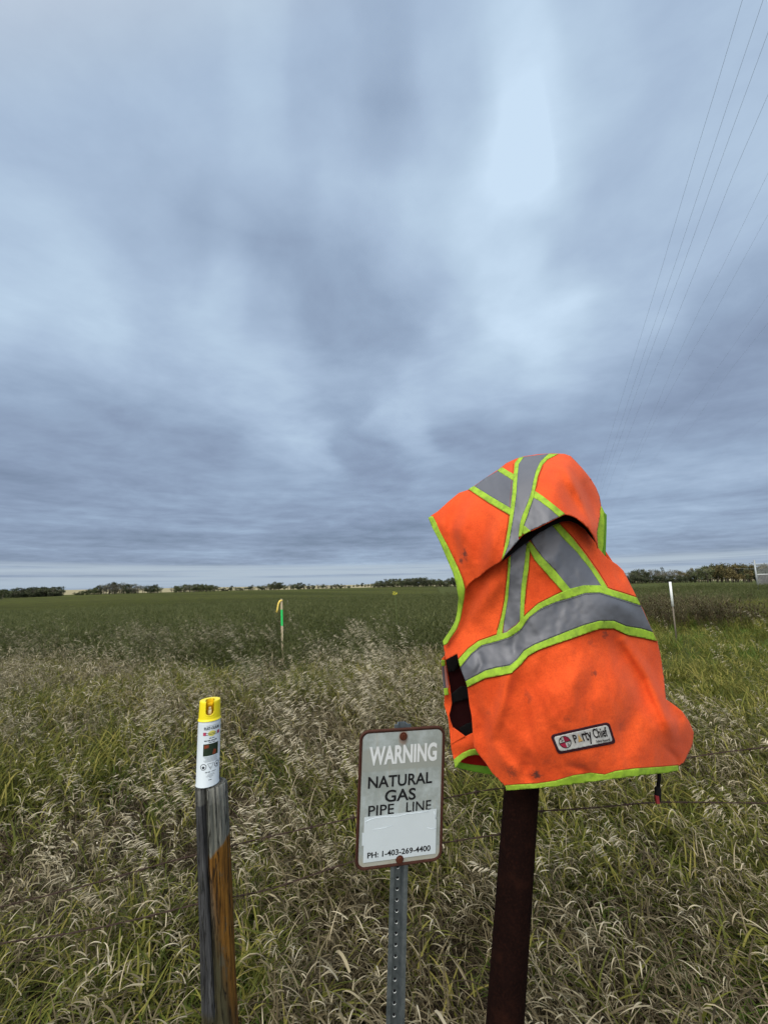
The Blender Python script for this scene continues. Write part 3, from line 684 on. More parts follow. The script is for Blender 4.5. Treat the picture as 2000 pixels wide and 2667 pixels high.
sign_text('lettering', 'NATURAL', -.005, .037, .228, .038, .018, m_black)
sign_text('lettering', 'GAS', -.004, -.013, .110, .039, .018, m_black)
sign_text('lettering', 'PIPE', -.070, -.0545, .090, .0335, .009, m_black)
sign_text('lettering', 'LINE', .063, -.0545, .090, .0335, .009, m_black)
# sticker with a ragged left edge, covering the feet of the words above
zt, zb_ = -.0555, -.203
SV = [(-.128, zt-.001), (.128, zt+.003), (.1275, zt-.03), (.1285, zt-.036), (.129, zb_), (-.127, zb_-.001), (-.127, zt-.092), (-.133, zt-.092), (-.134, zt-.050), (-.128, zt-.050)]
V = [(a, -.0034, b) for a, b in SV]+[(a, -.0028, b) for a, b in SV]; k = len(SV)
st = local('sticker', V, [tuple(range(k))[::-1], tuple(range(k, 2*k))]+[(i, (i+1) % k, k+(i+1) % k, k+i) for i in range(k)], m_stick, sign)
def crease(pts, r=.0007): return tube_geo([(a, -.0037, b) for a, b in pts], r, 5)
gs = [crease([(-.123, zt-.018), (-.118, zt-.012), (-.105, zt-.009), (-.085, zt-.005), (-.05, zt-.006), (-.01, zt-.008), (.02, zt-.004), (.06, zt-.004), (.10, zt-.003)]),
      crease([(-.095, zt-.043), (-.06, zt-.042), (-.03, zt-.037)], .0005), crease([(.095, zt-.058), (.11, zt-.062), (.127, zt-.062)], .0006), crease([(.118, zt-.004), (.123, zt-.02), (.127, zt-.03)], .0008)]
V, F = join(gs); o = local('crease', V, F, m_stick, st, True)
o.matrix_parent_inverse = Matrix()
V, F = fit_text('PH: 1-403-269-4400', .222, .0185, .02)
local('lettering', [(a-.002, -.0042, b-.190) for a, b in V], F, m_black, sign)
for zc_ in (.203, -.207):
    gs = []
    for kk, (r_, y_) in enumerate(((.0125, -.0030), (.0125, -.0050))):
        pass
    hx = [(math.cos(math.radians(60*i+10))*.0105, math.sin(math.radians(60*i+10))*.0105) for i in range(6)]
    V = [(a, -.0035, zc_+b) for a, b in hx]+[(a*.9, -.0105, zc_+b*.9) for a, b in hx]
    F = [tuple(range(6, 12))]+[(i, (i+1) % 6, 6+(i+1) % 6, 6+i) for i in range(6)]
    wv_, wf = tube_geo([(0, -.0012, zc_), (0, -.0044, zc_)], .0135, 20)
    V2, F2 = join([(V, F), (wv_, wf)]); local('bolt', V2, F2, m_bolt, sign)
# U-channel post, a thing of its own under the sign
chan = empty('sign_post', sc_, 'galvanised channel post with a row of holes, behind the warning sign', 'post')
tp = atY(1050, 1888, 1.545*KS); pbm = atY(1031, 2667, 1.545*KS)
axp = (tp-pbm).normalized(); tp = tp+axp*.0
prof = [(-.031, -.002), (-.017, -.002), (-.012, .022), (.012, .022), (.017, -.002), (.031, -.002), (.031, .0015), (.0195, .0015), (.0145, .0255), (-.0145, .0255), (-.0195, .0015), (-.031, .0015)]
Zp = axp; Yp = Vector((-math.sin(yaw), math.cos(yaw), 0)); Yp = (Yp-Zp*Yp.dot(Zp)).normalized(); Xp = Yp.cross(Zp)
Lp = (tp.z+.3)/axp.z
V = []; F = []; np_ = len(prof)
for t in (0, Lp):
    for a, b in prof: V.append(tp+Xp*a*KS+Yp*(b+.008)*KS-Zp*t)
F = [(i, (i+1) % np_, np_+(i+1) % np_, np_+i) for i in range(np_)]
F += [(0, 1, 10, 11), (1, 2, 9, 10), (2, 3, 8, 9), (3, 4, 7, 8), (4, 5, 6, 7)]
o = meshobj('channel', V, F, m_galv, chan, False)
m_hole = simple('hole shadow', (.015, .016, .018), .9, .1); m_zn = simple('bright zinc', (.7, .74, .76), .3, .6, .3)
gs = [([Xp*(.0036*math.cos(a))+Zp*(.0036*math.sin(a)) for a in np.linspace(0, 2*math.pi, 13)[:-1]], [tuple(range(12))]),
      tube_geo([-Yp*.0006+Xp*(.0040*math.cos(a))+Zp*(.0040*math.sin(a)) for a in np.linspace(math.pi*1.05, math.pi*1.95, 7)], .0008, 5)]
V, F = join(gs); hme = bpy.data.meshes.new('hole'); hme.from_pydata([tuple(v) for v in V], [], F); hme.materials.append(m_hole); hme.materials.append(m_zn)
for q in hme.polygons[1:]: q.material_index = 1
k = 0
while .035+.0262*k < Lp-.3:
    c0 = tp-Zp*(.035+.0262*k)+Yp*((.022+.008)*KS-.0006)
    h_ = bpy.data.objects.new('hole', hme); ROOT.objects.link(h_); h_.location = c0; h_.parent = chan; h_.matrix_parent_inverse = Matrix.Translation(-chan.location); k += 1

# ------------------------------------------------------------------ paint can
CR_, CH = .0330, .197
cb = atY(540, 2026, 1.19); cb = Vector((top.x-.012, top.y-.008, top.z+.0015))
cb = Vector((top.x-.008, top.y-.004, top.z+.001)); can = empty('paint_can', cb, 'white marking paint spray can with yellow cap standing on the wooden post', 'spray can')
RCn = Matrix((Xax, Yax, Zax)).transposed()
can.scale = (.89, .89, .835); can.rotation_euler = (Matrix.Rotation(math.radians(-1.6), 3, 'Y') @ Matrix.Rotation(math.radians(23), 3, 'Z')).to_euler()
m_can = simple('white enamel can', (.54, .62, .70), .32, .5, var=.03, sc=40)
m_yel = simple('yellow plastic', (.80, .68, .02), .35, .45, var=.05, sc=30)
m_yel2 = simple('yellow nozzle well', (.72, .48, .01), .4, .4, var=.1, sc=60)
def lathe(prof, seg=48):
    V = []; F = []
    for r, z in prof:
        for i in range(seg): a = 2*math.pi*i/seg; V.append((r*math.cos(a), r*math.sin(a), z))
    for j in range(len(prof)-1):
        for i in range(seg): i2 = (i+1) % seg; F.append((j*seg+i, j*seg+i2, (j+1)*seg+i2, (j+1)*seg+i))
    F.append(tuple(range(seg))[::-1]); F.append(tuple(range((len(prof)-1)*seg, len(prof)*seg))); return V, F
V, F = lathe([(.0300, 0), (.0335, .0008), (.0342, .0022), (.0338, .0038), (.0330, .0052), (.0330, CH-.010), (.0322, CH-.004), (.0312, CH-.001), (.031, CH)])
local('can_body', V, F, m_can, can, True)
V, F = lathe([(.0310, CH), (.0322, CH+.0004), (.0322, CH+.0022), (.0312, CH+.0030), (.0306, CH+.0036)]); local('seam', V, F, simple('seam metal', (.10, .10, .06), .5, .4), can, True)
# cap: straight skirt, flat rolled top, U-shaped mouth with a nozzle inside
c0z, CAPH, CPR = CH+.002, .060, .0312
def mouth(a, z):   # inside the U?  a measured from the front (-Y)
    u = a*CPR; zt_ = z-(c0z+.026)
    if abs(u) > .0125: return False
    return zt_ > 0 if False else (z > c0z+.016+.0125-math.sqrt(max(0, .0125**2-u*u)))
SEGc = 96; V = []; F = []; zs = [c0z-.001, c0z+.0015, c0z+.003]+list(np.linspace(c0z+.006, c0z+CAPH-.003, 30))
for j, z in enumerate(zs):
    rr_ = CPR+.0022 if j == 0 else (CPR+.0020 if j == 1 else (CPR+.0005 if j == 2 else CPR-.0012*(z-c0z)/CAPH))
    for i in range(SEGc): a = 2*math.pi*i/SEGc; V.append((rr_*math.sin(a), -rr_*math.cos(a), z))
topz = [(CPR-.0018, c0z+CAPH-.0008), (CPR-.0045, c0z+CAPH)]
for rr_, z in topz:
    for i in range(SEGc): a = 2*math.pi*i/SEGc; V.append((rr_*math.sin(a), -rr_*math.cos(a), z))
allz = zs+[q[1] for q in topz]
for j in range(len(allz)-1):
    for i in range(SEGc):
        i2 = (i+1) % SEGc; am = 2*math.pi*(i+.5)/SEGc; am = (am+math.pi) % (2*math.pi)-math.pi
        if mouth(am, (allz[j]+allz[j+1])/2): continue
        F.append((j*SEGc+i, j*SEGc+i2, (j+1)*SEGc+i2, (j+1)*SEGc+i))
# top disc with the slot reaching to the middle
rT = CPR-.0045; pts2 = [Vector((rT*math.sin(2*math.pi*i/SEGc), -rT*math.cos(2*math.pi*i/SEGc))) for i in range(SEGc)]
outl = [q for q in pts2 if not (abs(q.x) < .0125 and q.y < 0)]
outl.sort(key=lambda q: (math.atan2(q.x, -q.y)) % (2*math.pi))
slot = [Vector((-.0125, 0.004)), Vector((-.007, .009)), Vector((0, .0125)), Vector((.007, .009)), Vector((.0125, .004))]
poly2 = outl+slot
rvv, _, rff, *_x = delaunay_2d_cdt([(q.x, q.y) for q in poly2], [], [list(range(len(poly2)))], 1, 1e-7)
o0 = len(V); V += [(q[0], q[1], c0z+CAPH) for q in rvv]; F += [tuple(o0+i for i in f) for f in rff]
cap = local('cap', V, F, m_yel, can, True); solid(cap, .0014, 0)
es = cap.modifiers.new('es', 'EDGE_SPLIT'); es.split_angle = math.radians(40)
# rolled lip round the mouth
lip = []
for t in np.linspace(0, 1, 8)[:-1]: lip.append((-.0128, c0z+CAPH-.001-(CAPH-.001-.0285)*t))
for t in np.linspace(0, math.pi, 15): lip.append((-.0128*math.cos(t), c0z+.0285-.0128*math.sin(t)))
for t in np.linspace(0, 1, 8)[1:]: lip.append((.0128, c0z+.0285+(CAPH-.001-.0285)*t))
V, F = tube_geo([(u, -math.sqrt(CPR**2-u*u)+.0002, z) for u, z in lip], .0017, 8); local('mouth_lip', V, F, m_yel, can, True)
# well walls and nozzle
wl = []
ring = [(-.0103, -.029), (-.0103, .004), (-.007, .009), (0, .0103), (.007, .009), (.0103, .004), (.0103, -.029)]
V = [(a, b, c0z+.012) for a, b in ring]+[(a, b, c0z+CAPH-.0005) for a, b in ring]; k = len(ring)
F = [(i, i+1, k+i+1, k+i) for i in range(k-1)]+[tuple(range(k))]
local('nozzle_well', V, F, m_yel2, can, False)
g1 = tube_geo([(0, -.008, c0z+.012), (0, -.008, c0z+.030)], [.0062, .0056], 20); g2 = tube_geo([(0, -.008, c0z+.030), (0, -.008, c0z+.038)], [.004, .0036], 16)
V, F = join([g1, g2]); local('nozzle', V, F, simple('cream nozzle', (.70, .66, .45), .4, .4), can, True)
g1 = box_geo((0, -.002, c0z+.046), (.013, .012, .006)); local('trigger', *g1, m_yel2, can)
# printed label, wrapped on the can; u = metres along the surface from the front, z = height
LB = math.radians(8)     # the print faces a little to the viewer's right
def wrap(pts, off): return [((CR_+off)*math.sin(u/CR_+LB), -(CR_+off)*math.cos(u/CR_+LB), z) for u, z in pts]
def lab_poly(name, polys, m, off=.0004):
    gs = []
    for q in polys:
        bd = []
        for i in range(len(q)):
            a = np.array(q[i]); b = np.array(q[(i+1) % len(q)]); k = max(1, int(np.hypot(*(b-a))/.002)); bd += [Vector((a+(b-a)*t/k)*100) for t in range(k)]
        nb_ = len(bd); us = [a[0] for a in bd]; zs_ = [a[1] for a in bd]; bd += [Vector((u+.013, z+.017)) for u in np.arange(min(us), max(us), .22) for z in np.arange(min(zs_), max(zs_), .4)]
        vv, _, ff, *_x = delaunay_2d_cdt(bd, [], [list(range(nb_))], 1, 1e-5); vv = [(a[0]/100, a[1]/100) for a in vv]
        gs.append((wrap([(a[0], a[1]) for a in vv], off), [tuple(f) for f in ff]))
    V, F = join(gs); return local(name, V, F, m, can, False)
def rect(a, b, c_, d): return [(a, b), (c_, b), (c_, d), (a, d)]
m_txt = simple('label ink', (.035, .045, .06), .5, .3); m_pink = simple('label pink', (.42, .05, .12), .4, .4); m_lbly = simple('label yellow', (.62, .60, .14), .4, .4); m_green = simple('label photo', (.016, .030, .018), .4, .4, var=.6, sc=300); m_or = simple('label photo orange', (.20, .045, .02), .4, .4, var=.5, sc=300)
m_gry = simple('fine print', (.22, .26, .30), .5, .3)
def lab_text(name, s, cu, zb, w, h, bold, m):
    V, F = fit_text(s, w, h, bold); return local(name, wrap([(cu+a, zb+b) for a, b in V], .0007), F, m, can)
lab_text('lettering', 'RUST-OLEUM', .004, .1735, .046, .0085, .03, m_txt)
lab_poly('fine_print', [rect(-.012+.0, .1845, .022, .1853)], m_gry)
lab_poly('stripe', [rect(-.022, .1560, -.013, .1660), rect(.021, .1560, .030, .1660)], m_pink)
ell = [(.004+.0115*math.cos(t), .161+.0085*math.sin(t)) for t in np.linspace(0, 2*math.pi, 25)[:-1]]
lab_poly('emblem', [ell], m_lbly, .0005)
lab_poly('emblem_lines', [[(-.016, .1640), (-.005, .1632), (.012, .1632), (.024, .1642), (.024, .1634), (.012, .1620), (-.005, .1620), (-.016, .1630)], [(-.016, .1575), (-.005, .1590), (.012, .1590), (.024, .1580), (.024, .1570), (.012, .1576), (-.005, .1576), (-.016, .1560)]], m_txt, .0008)
lab_poly('fine_print', [rect(-0.004+0.009*k, 0.1462, -0.004+0.009*k+0.00738, 0.14845) for k in range(2)], m_txt)
lab_poly('fine_print', [rect(-0.018+0.01*k, 0.1385, -0.018+0.01*k+0.0082, 0.14165) for k in range(4)], m_txt)
lab_poly('fine_print', [rect(-0.004+0.01*k, 0.1335, -0.004+0.01*k+0.0082, 0.1356) for k in range(2)], m_txt)
lab_poly('picture', [rect(-.020, .0945, .026, .1305)], m_green, .0004)
lab_poly('picture_detail', [[(-.017, .117), (-.004, .119), (-.004, .128), (-.017, .127)], [(.007, .097), (.017, .0965), (.019, .108), (.011, .113), (.008, .104)]], m_or, .0007)
lab_poly('fine_print', [rect(-.018+.003*(k % 3), .0905-.0034*k, .024-.002*(k % 2), .0917-.0034*k) for k in range(5)], m_gry)
def octr(cu, cz, r): return [(cu+r*math.cos(math.pi/8+math.pi/4*i), cz+r*math.sin(math.pi/8+math.pi/4*i)) for i in range(8)]
def ringp(P1, P2):
    return [[P1[i], P1[(i+1) % len(P1)], P2[(i+1) % len(P1)], P2[i]] for i in range(len(P1))]
lab_poly('hazard_mark', ringp(octr(-.018, .0625, .0098), octr(-.018, .0625, .0080))+[octr(-.018, .061, .0042)], m_txt)
lab_poly('hazard_mark', ringp(octr(.0235, .0640, .0098), octr(.0235, .0640, .0080))+[octr(.0235, .0635, .0035)], m_txt)
T1 = [(-.0065, .0715), (.0125, .0715), (.003, .0520)]; T2 = [(-.0045, .0702), (.0105, .0702), (.003, .0548)]
lab_poly('hazard_mark', ringp(T1, T2)+[rect(.0005, .0590, .0040, .0608)], m_gry)
lab_poly('fine_print', [rect(-0.012+0.008*k, 0.0445, -0.012+0.008*k+0.00656, 0.047875) for k in range(2)], m_gry); 
lab_poly('fine_print', [rect(.006, .0455, .020, .0475), rect(-.004, .0398, .014, .0408), rect(-.006, .0362, .016, .0373), rect(-.009, .0325, .011, .0338), rect(.0, .0290, .008, .0300)], m_gry)
lab_poly('fine_print', [rect(-0.0015+0.0045*k, 0.0215, -0.0015+0.0045*k+0.00369, 0.02375) for k in range(2)], m_txt)

# ------------------------------------------------------------------ the vest
def tps(ctrl):
    P_ = np.array([[a, b] for a, b, c in ctrl])/100.; vz = np.array([c for a, b, c in ctrl]); N = len(P_)
    def U(r): return np.where(r > 1e-9, r*r*np.log(np.maximum(r, 1e-9)), 0)
    K = U(np.linalg.norm(P_[:, None]-P_[None], axis=-1))+np.eye(N)*.02
    L = np.zeros((N+3, N+3)); L[:N, :N] = K; L[:N, N] = 1; L[:N, N+1:] = P_; L[N, :N] = 1; L[N+1:, :N] = P_.T
    s = np.linalg.solve(L, np.concatenate([vz, [0, 0, 0]]))
    def f(x, y):
        q = np.stack([np.asarray(x), np.asarray(y)], -1)/100.; r = np.linalg.norm(q[..., None, :]-P_, axis=-1)
        return (U(r)@s[:N])+s[N]+q@s[N+1:]
    return f
def ridges(lst):
    def f(x, y):
        x = np.asarray(x, float); y = np.asarray(y, float); out = np.zeros_like(x)
        for pts, wd, amp in lst:
            best = np.full(x.shape, 1e9); bt = np.zeros(x.shape); n_ = len(pts)-1
            for i in range(n_):
                a = np.array(pts[i]); b = np.array(pts[i+1]); d = b-a; L2 = d@d
                t = np.clip(((x-a[0])*d[0]+(y-a[1])*d[1])/L2, 0, 1)
                dd = np.hypot(x-a[0]-t*d[0], y-a[1]-t*d[1]); m = dd < best
                best = np.where(m, dd, best); bt = np.where(m, (i+t)/n_, bt)
            out += 1.55*amp*np.exp(-(best/wd)**2)*np.sin(np.pi*np.clip(bt*.86+.07, 0, 1))**.7
        return out
    return f
body_tps = tps([(*A(640, 560), 1.085), (*A(860, 420), 1.08), (*A(1030, 560), 1.13), (*A(490, 660), 1.09), (*A(300, 800), 1.15), (*A(260, 950), 1.19),
  (*B(250, 340), 1.15), (*B(180, 270), 1.21), (*B(300, 500), 1.13), (*B(330, 800), 1.13), (*B(420, 960), 1.12), (*B(515, 1065), 1.10),
  (*B(600, 200), 1.065), (*B(900, 80), 1.055), (*B(1130, 0), 1.075), (*B(1270, 20), 1.14), (*B(1350, 200), 1.16), (*B(1420, 480), 1.17), (*B(1180, 680+500-873), 1.10),
  (*B(600, 500), 1.045), (*B(900, 400), 1.02), (*B(1150, 450), 1.05), (*B(700, 800), 1.03), (*B(1000, 760), 1.01), (*B(1250, 760), 1.06), (*B(1480, 720), 1.11), (*B(1575, 790), 1.19),
  (*B(1500, 960), 1.16), (*B(1300, 990), 1.06), (*B(1000, 1020), 1.04), (*B(750, 1060), 1.05), (*A(1100, 660), 1.15), (*A(1180, 720), 1.17), (*A(1000, 700), 1.10), (*A(750, 650), 1.06), (*A(420, 1000), 1.12)])
body_rdg = ridges([([B(600, 330), B(530, 450), B(490, 620), B(450, 760)], 16, -.012), ([B(640, 350), B(600, 560), B(640, 800)], 22, .008),
  ([B(1190, 240), B(1330, 450), B(1410, 640), B(1470, 770)], 15, -.016), ([B(1130, 250), B(1270, 480), B(1340, 660)], 22, .011), ([B(1420, 590), B(1490, 680), B(1500, 800)], 18, .010),
  ([B(330, 560), B(380, 700), B(400, 900)], 18, .009), ([B(430, 800), B(520, 930), B(640, 1040)], 18, -.008), ([B(590, 160), B(560, 270), B(590, 350)], 18, .012), ([B(360, 290), B(380, 370), B(350, 440)], 9, .006),
  ([B(640, 920), B(620, 1000), B(700, 1060)], 16, .007), ([B(1430, 850), B(1480, 900), B(1500, 950)], 8, .006), ([B(880, 950), B(960, 970), B(990, 1010)], 9, .006), ([A(640, 700), A(740, 780), A(820, 900)], 20, .005),
  ([A(530, 700), A(420, 850), A(300, 1000)], 26, -.010), ([A(400, 760), A(320, 900), A(270, 1030)], 18, .008), ([B(760, 300), B(700, 500), B(720, 700)], 26, .006), ([B(1000, 220), B(1020, 500), B(960, 800)], 40, .006),
  ([B(1000, 330), B(880, 560), B(850, 700)], 26, -.006), ([B(1240, 620), B(1180, 760), B(1190, 900)], 22, .006), ([A(1110, 830), A(1200, 880), A(1300, 960)], 14, .006)])
def und(x, y): return .0026*np.sin(x*.027+1.7*np.sin(y*.021))*np.sin(y*.031+1.3*np.sin(x*.017))
def und2(x, y):
    x = np.asarray(x, float); y = np.asarray(y, float)
    return und(x, y)+.0080*(vnoise(x+y*.25, y*.6, 1/46., 31)-.5)+.0040*(vnoise(x*1.2-y*.2, y*.5, 1/17., 32)-.5)+.0013*(vnoise(x, y, 1/8., 33)-.5)
def bodyY(x, y): return body_tps(x, y)+body_rdg(x, y)+und2(x, y)
flap_tps = tps([(*A(85, 405), 1.24), (*A(140, 560), 1.20), (*A(210, 680), 1.175), (*A(275, 820), 1.14), (*A(250, 930), 1.185), (*A(350, 750), 1.11), (*A(490, 655), 1.03), (*A(610, 510), 1.005), (*A(850, 395), 1.00), (*A(960, 440), 1.03), (*A(1040, 585), 1.10),
  (*A(310, 250), 1.24), (*A(470, 140), 1.24), (*A(620, 62), 1.235), (*A(780, 45), 1.23), (*A(885, 58), 1.235), (*A(1000, 190), 1.245), (*A(1058, 350), 1.24), (*A(300, 450), 1.13), (*A(430, 400), 1.08), (*A(620, 250), 1.06), (*A(800, 200), 1.06), (*A(900, 260), 1.08), (*A(1000, 400), 1.13), (*A(700, 120), 1.13), (*A(540, 180), 1.13), (*A(850, 120), 1.14), (*A(190, 400), 1.19), (*A(960, 190), 1.17)])
flap_rdg = ridges([([A(860, 140), A(930, 270), A(1000, 430), A(1035, 550)], 12, -.018), ([A(900, 130), A(970, 270), A(1030, 420)], 14, .016), ([A(800, 150), A(880, 290), A(960, 420)], 16, .010),
  ([A(330, 300), A(270, 480), A(290, 700)], 20, -.012), ([A(240, 340), A(200, 480), A(240, 620)], 18, .010), ([A(420, 380), A(380, 520), A(360, 680)], 18, .009), ([A(150, 420), A(180, 520)], 12, -.006), ([A(490, 430), A(450, 560), A(420, 680)], 14, -.006)])
def flapY(x, y): return flap_tps(x, y)+flap_rdg(x, y)+und2(x+340, y+590)
def dense(poly, step=5.):
    out = []
    for i in range(len(poly)):
        a = np.array(poly[i]); b = np.array(poly[(i+1) % len(poly)]); k = max(1, int(np.hypot(*(b-a))/step))
        for t in range(k): out.append(tuple(a+(b-a)*t/k))
    return out
def smoothp(poly, it=1, closed=True):
    for _ in range(it):
        q = []; k = len(poly)
        for i in range(k):
            a = np.array(poly[i]); b = np.array(poly[(i+1) % k]); q += [tuple(a*.75+b*.25), tuple(a*.25+b*.75)]
        poly = q
    return poly
def cloth(name, poly, Yf, m, par, off=0., thick=.0022, step=5., ring=None, away=True, sm=0):
    if sm: poly = smoothp(poly, sm)
    bd = dense(poly, step); xs = [p_[0] for p_ in bd]; ys_ = [p_[1] for p_ in bd]
    gx, gy = np.meshgrid(np.arange(min(xs), max(xs), step), np.arange(min(ys_), max(ys_), step*.9)); gx[1::2] += step/2
    pts = bd+list(zip(gx.ravel()+.013, gy.ravel()+.017))
    vv, _, ff, *_x = delaunay_2d_cdt([Vector(p_) for p_ in pts], [], [list(range(len(bd)))], 1, 1e-4)
    used = sorted({i for f in ff for i in f}); mp2 = {k: i for i, k in enumerate(used)}
    P_ = np.array([[vv[i][0], vv[i][1]] for i in used])
    YY = Yf(P_[:, 0], P_[:, 1])-off
    V = [atY(a, b, c) for (a, b), c in zip(P_, YY)]
    F = [tuple(mp2[i] for i in f)[::-1] for f in ff]
    o = meshobj(name, V, F, m, par)
    me = o.data
    # normals towards the viewer so that thickness grows away from them
    nrm = sum((f.normal.y for f in me.polygons[:200]))
    if nrm > 0: me.flip_normals()
    if thick: solid(o, thick, -1)
    return o
# fabric materials
m_org, n, p = mat('fluorescent orange polyester', .85, .2)
g = n('ShaderNodeNewGeometry').outputs['Position']
d1 = NOISE(n, g, 7, 6, .65); d2 = NOISE(n, g, 60, 5, .7); d3 = NOISE(n, g, 22, 5, .75)
c = MIX(n, SS(n, d1, .3, .7), (.62, .068, .012), (.74, .096, .018))
c = MIX(n, SS(n, NOISE(n, g, 260, 3, .7), .35, .75, 0, .5), c, (.40, .036, .010))
c = MIX(n, SS(n, d3, .60, .78, 0, .45), c, (.36, .07, .03))
c = MIX(n, SS(n, d2, .66, .80, 0, .35), c, (.30, .07, .03))
sm_ = None
for (bx, by), rad, amt in ((B(690, 1000), .017, 1.), (B(550, 985), .020, .6), (B(1022, 425), .014, .7), (B(1080, 205), .015, .75), (A(285, 620), .018, .85), (A(265, 655), .014, .8), (B(640, 560), .02, .35), (B(1180, 720), .022, .3), (B(1000, 250), .018, .35), (B(870, 685), .012, .35), (B(420, 640), .015, .25), (B(760, 920), .02, .2), (A(940, 300), .008, .45), (B(1000, 620), .02, .18)):
    is_flap = (bx, by)[1] < 1520 and bx < 1300 or (by < 1400)
    c3 = atY(bx, by, float((flapY if is_flap else bodyY)(np.array([bx]), np.array([by]))[0]))
    dd = n('ShaderNodeVectorMath', operation='DISTANCE', i={0: g, 1: tuple(c3)}).outputs['Value']
    dd = M_(n, 'ADD', dd, M_(n, 'MULTIPLY', M_(n, 'SUBTRACT', NOISE(n, g, 90, 4, .75), .5), rad*3.6))
    v = SS(n, dd, rad*.9, 0., 0., amt); sm_ = v if sm_ is None else M_(n, 'MAXIMUM', sm_, v)
c = MIX(n, sm_, c, (.10, .030, .022))
link(n, c, p.inputs[0]); p.inputs['Sheen Weight'].default_value = .06; p.inputs['Sheen Roughness'].default_value = .5
weave = M_(n, 'ADD', M_(n, 'MULTIPLY', NOISE(n, g, 900, 2), .5), NOISE(n, g, 35, 4, .6)); bump(n, p, weave, .35, .003)
m_lime, n, p = mat('lime trim tape', .8, .2)
g = n('ShaderNodeNewGeometry').outputs['Position']; v = NOISE(n, g, 40, 5, .7)
link(n, MIX(n, SS(n, v, .35, .75), (.29, .48, .040), (.17, .28, .036)), p.inputs[0]); bump(n, p, NOISE(n, g, 600, 2), .3, .001)
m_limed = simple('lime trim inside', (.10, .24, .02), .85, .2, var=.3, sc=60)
m_tape, n, p = mat('silver reflective tape', .50, .5, .25)
g = n('ShaderNodeNewGeometry').outputs['Position']; v = NOISE(n, g, 12, 5, .65); v2 = NOISE(n, g, 70, 4, .7)
c = MIX(n, v, (.100, .108, .135), (.142, .150, .178)); c = MIX(n, SS(n, v2, .6, .8, 0, .4), c, (.09, .085, .095)); link(n, c, p.inputs[0]); bump(n, p, NOISE(n, g, 1400, 1), .25, .0006)
m_blk = simple('black mesh lining', (.006, .006, .007), .9, .15, var=.4, sc=300, bs=.3, bsc=900)
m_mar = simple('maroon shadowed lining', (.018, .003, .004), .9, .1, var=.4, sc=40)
m_dred = simple('red lining', (.22, .008, .006), .9, .1, var=.2, sc=40)

vloc = atY(1357, 2062, QY)
vest = empty('safety_vest', (ptop.x, ptop.y, ptop.z), 'orange hooded-looking safety vest draped over the rusty pipe post', 'safety vest')
BODY = [A(490, 600), A(640, 470), A(800, 400), A(920, 400), A(1000, 480), A(1040, 580), A(1090, 640), A(1150, 678), A(1185, 712), A(1220, 780), A(1260, 862), A(1300, 940), A(1345, 1045), B(1378, 240), B(1398, 330), B(1415, 450), B(1427, 570), B(1470, 600), B(1520, 640), B(1560, 700), B(1585, 760), B(1578, 830), B(1548, 890), B(1530, 930), B(1497, 950),
  B(1400, 957), B(1250, 967), B(1140, 982), B(1080, 1000), B(1000, 992), B(900, 1007), B(800, 1037), B(700, 1052), B(600, 1057), B(515, 1066), B(490, 1040), B(440, 990), B(400, 930), B(360, 880), B(335, 840), B(330, 760), B(322, 660), B(310, 600), B(298, 500), B(283, 440), B(255, 380), B(246, 340), B(240, 310), B(176, 345), B(163, 262), B(200, 225), B(235, 165), A(250, 990), A(268, 900), A(278, 810), A(380, 700)]
cloth('back_panel', BODY, bodyY, m_org, vest)
FLAP = [A(90, 400), A(130, 375), A(190, 320), A(250, 270), A(310, 250), A(345, 225), A(400, 185), A(470, 140), A(520, 100), A(575, 75), A(620, 62), A(700, 50), A(780, 45), A(850, 48), A(885, 60), A(920, 95), A(960, 140), A(1000, 190), A(1030, 240), A(1050, 290), A(1060, 350), A(1048, 420), A(1035, 500), A(1042, 588),
  A(1028, 545), A(1012, 510), A(985, 470), A(955, 440), A(920, 413), A(890, 399), A(855, 392), A(820, 408), A(760, 438), A(680, 478), A(640, 494), A(610, 512), A(580, 545), A(545, 590), A(515, 622), A(495, 652), A(470, 672), A(440, 688), A(400, 715), A(370, 745), A(340, 760), A(310, 785), A(284, 826), A(270, 780), A(240, 710), A(205, 640), A(170, 570), A(135, 490)]
cloth('shoulder_flap', FLAP, flapY, m_org, vest)
# black lining seen in the gap beneath the flap
def collY(x, y): return (flapY(x, y)+.006)*.35+(bodyY(x, y)-.004)*.65
LIN = [A(500, 620), A(600, 505), A(690, 465), A(850, 385), A(930, 410), A(990, 470), A(1035, 560), A(1010, 530), A(970, 480), A(925, 445), A(880, 428), A(830, 435), A(770, 462), A(700, 500), A(645, 545), A(590, 585), A(540, 625), A(495, 660)]
cloth('collar_lining', LIN, collY, m_blk, vest, thick=.0015)
# reflective tapes with lime borders
def strip(name, up_, lo_, Yf, m, off, par=vest, thick=.0012): return cloth(name, list(up_)+list(lo_)[::-1], Yf, m, par, off, thick)
T = .0020
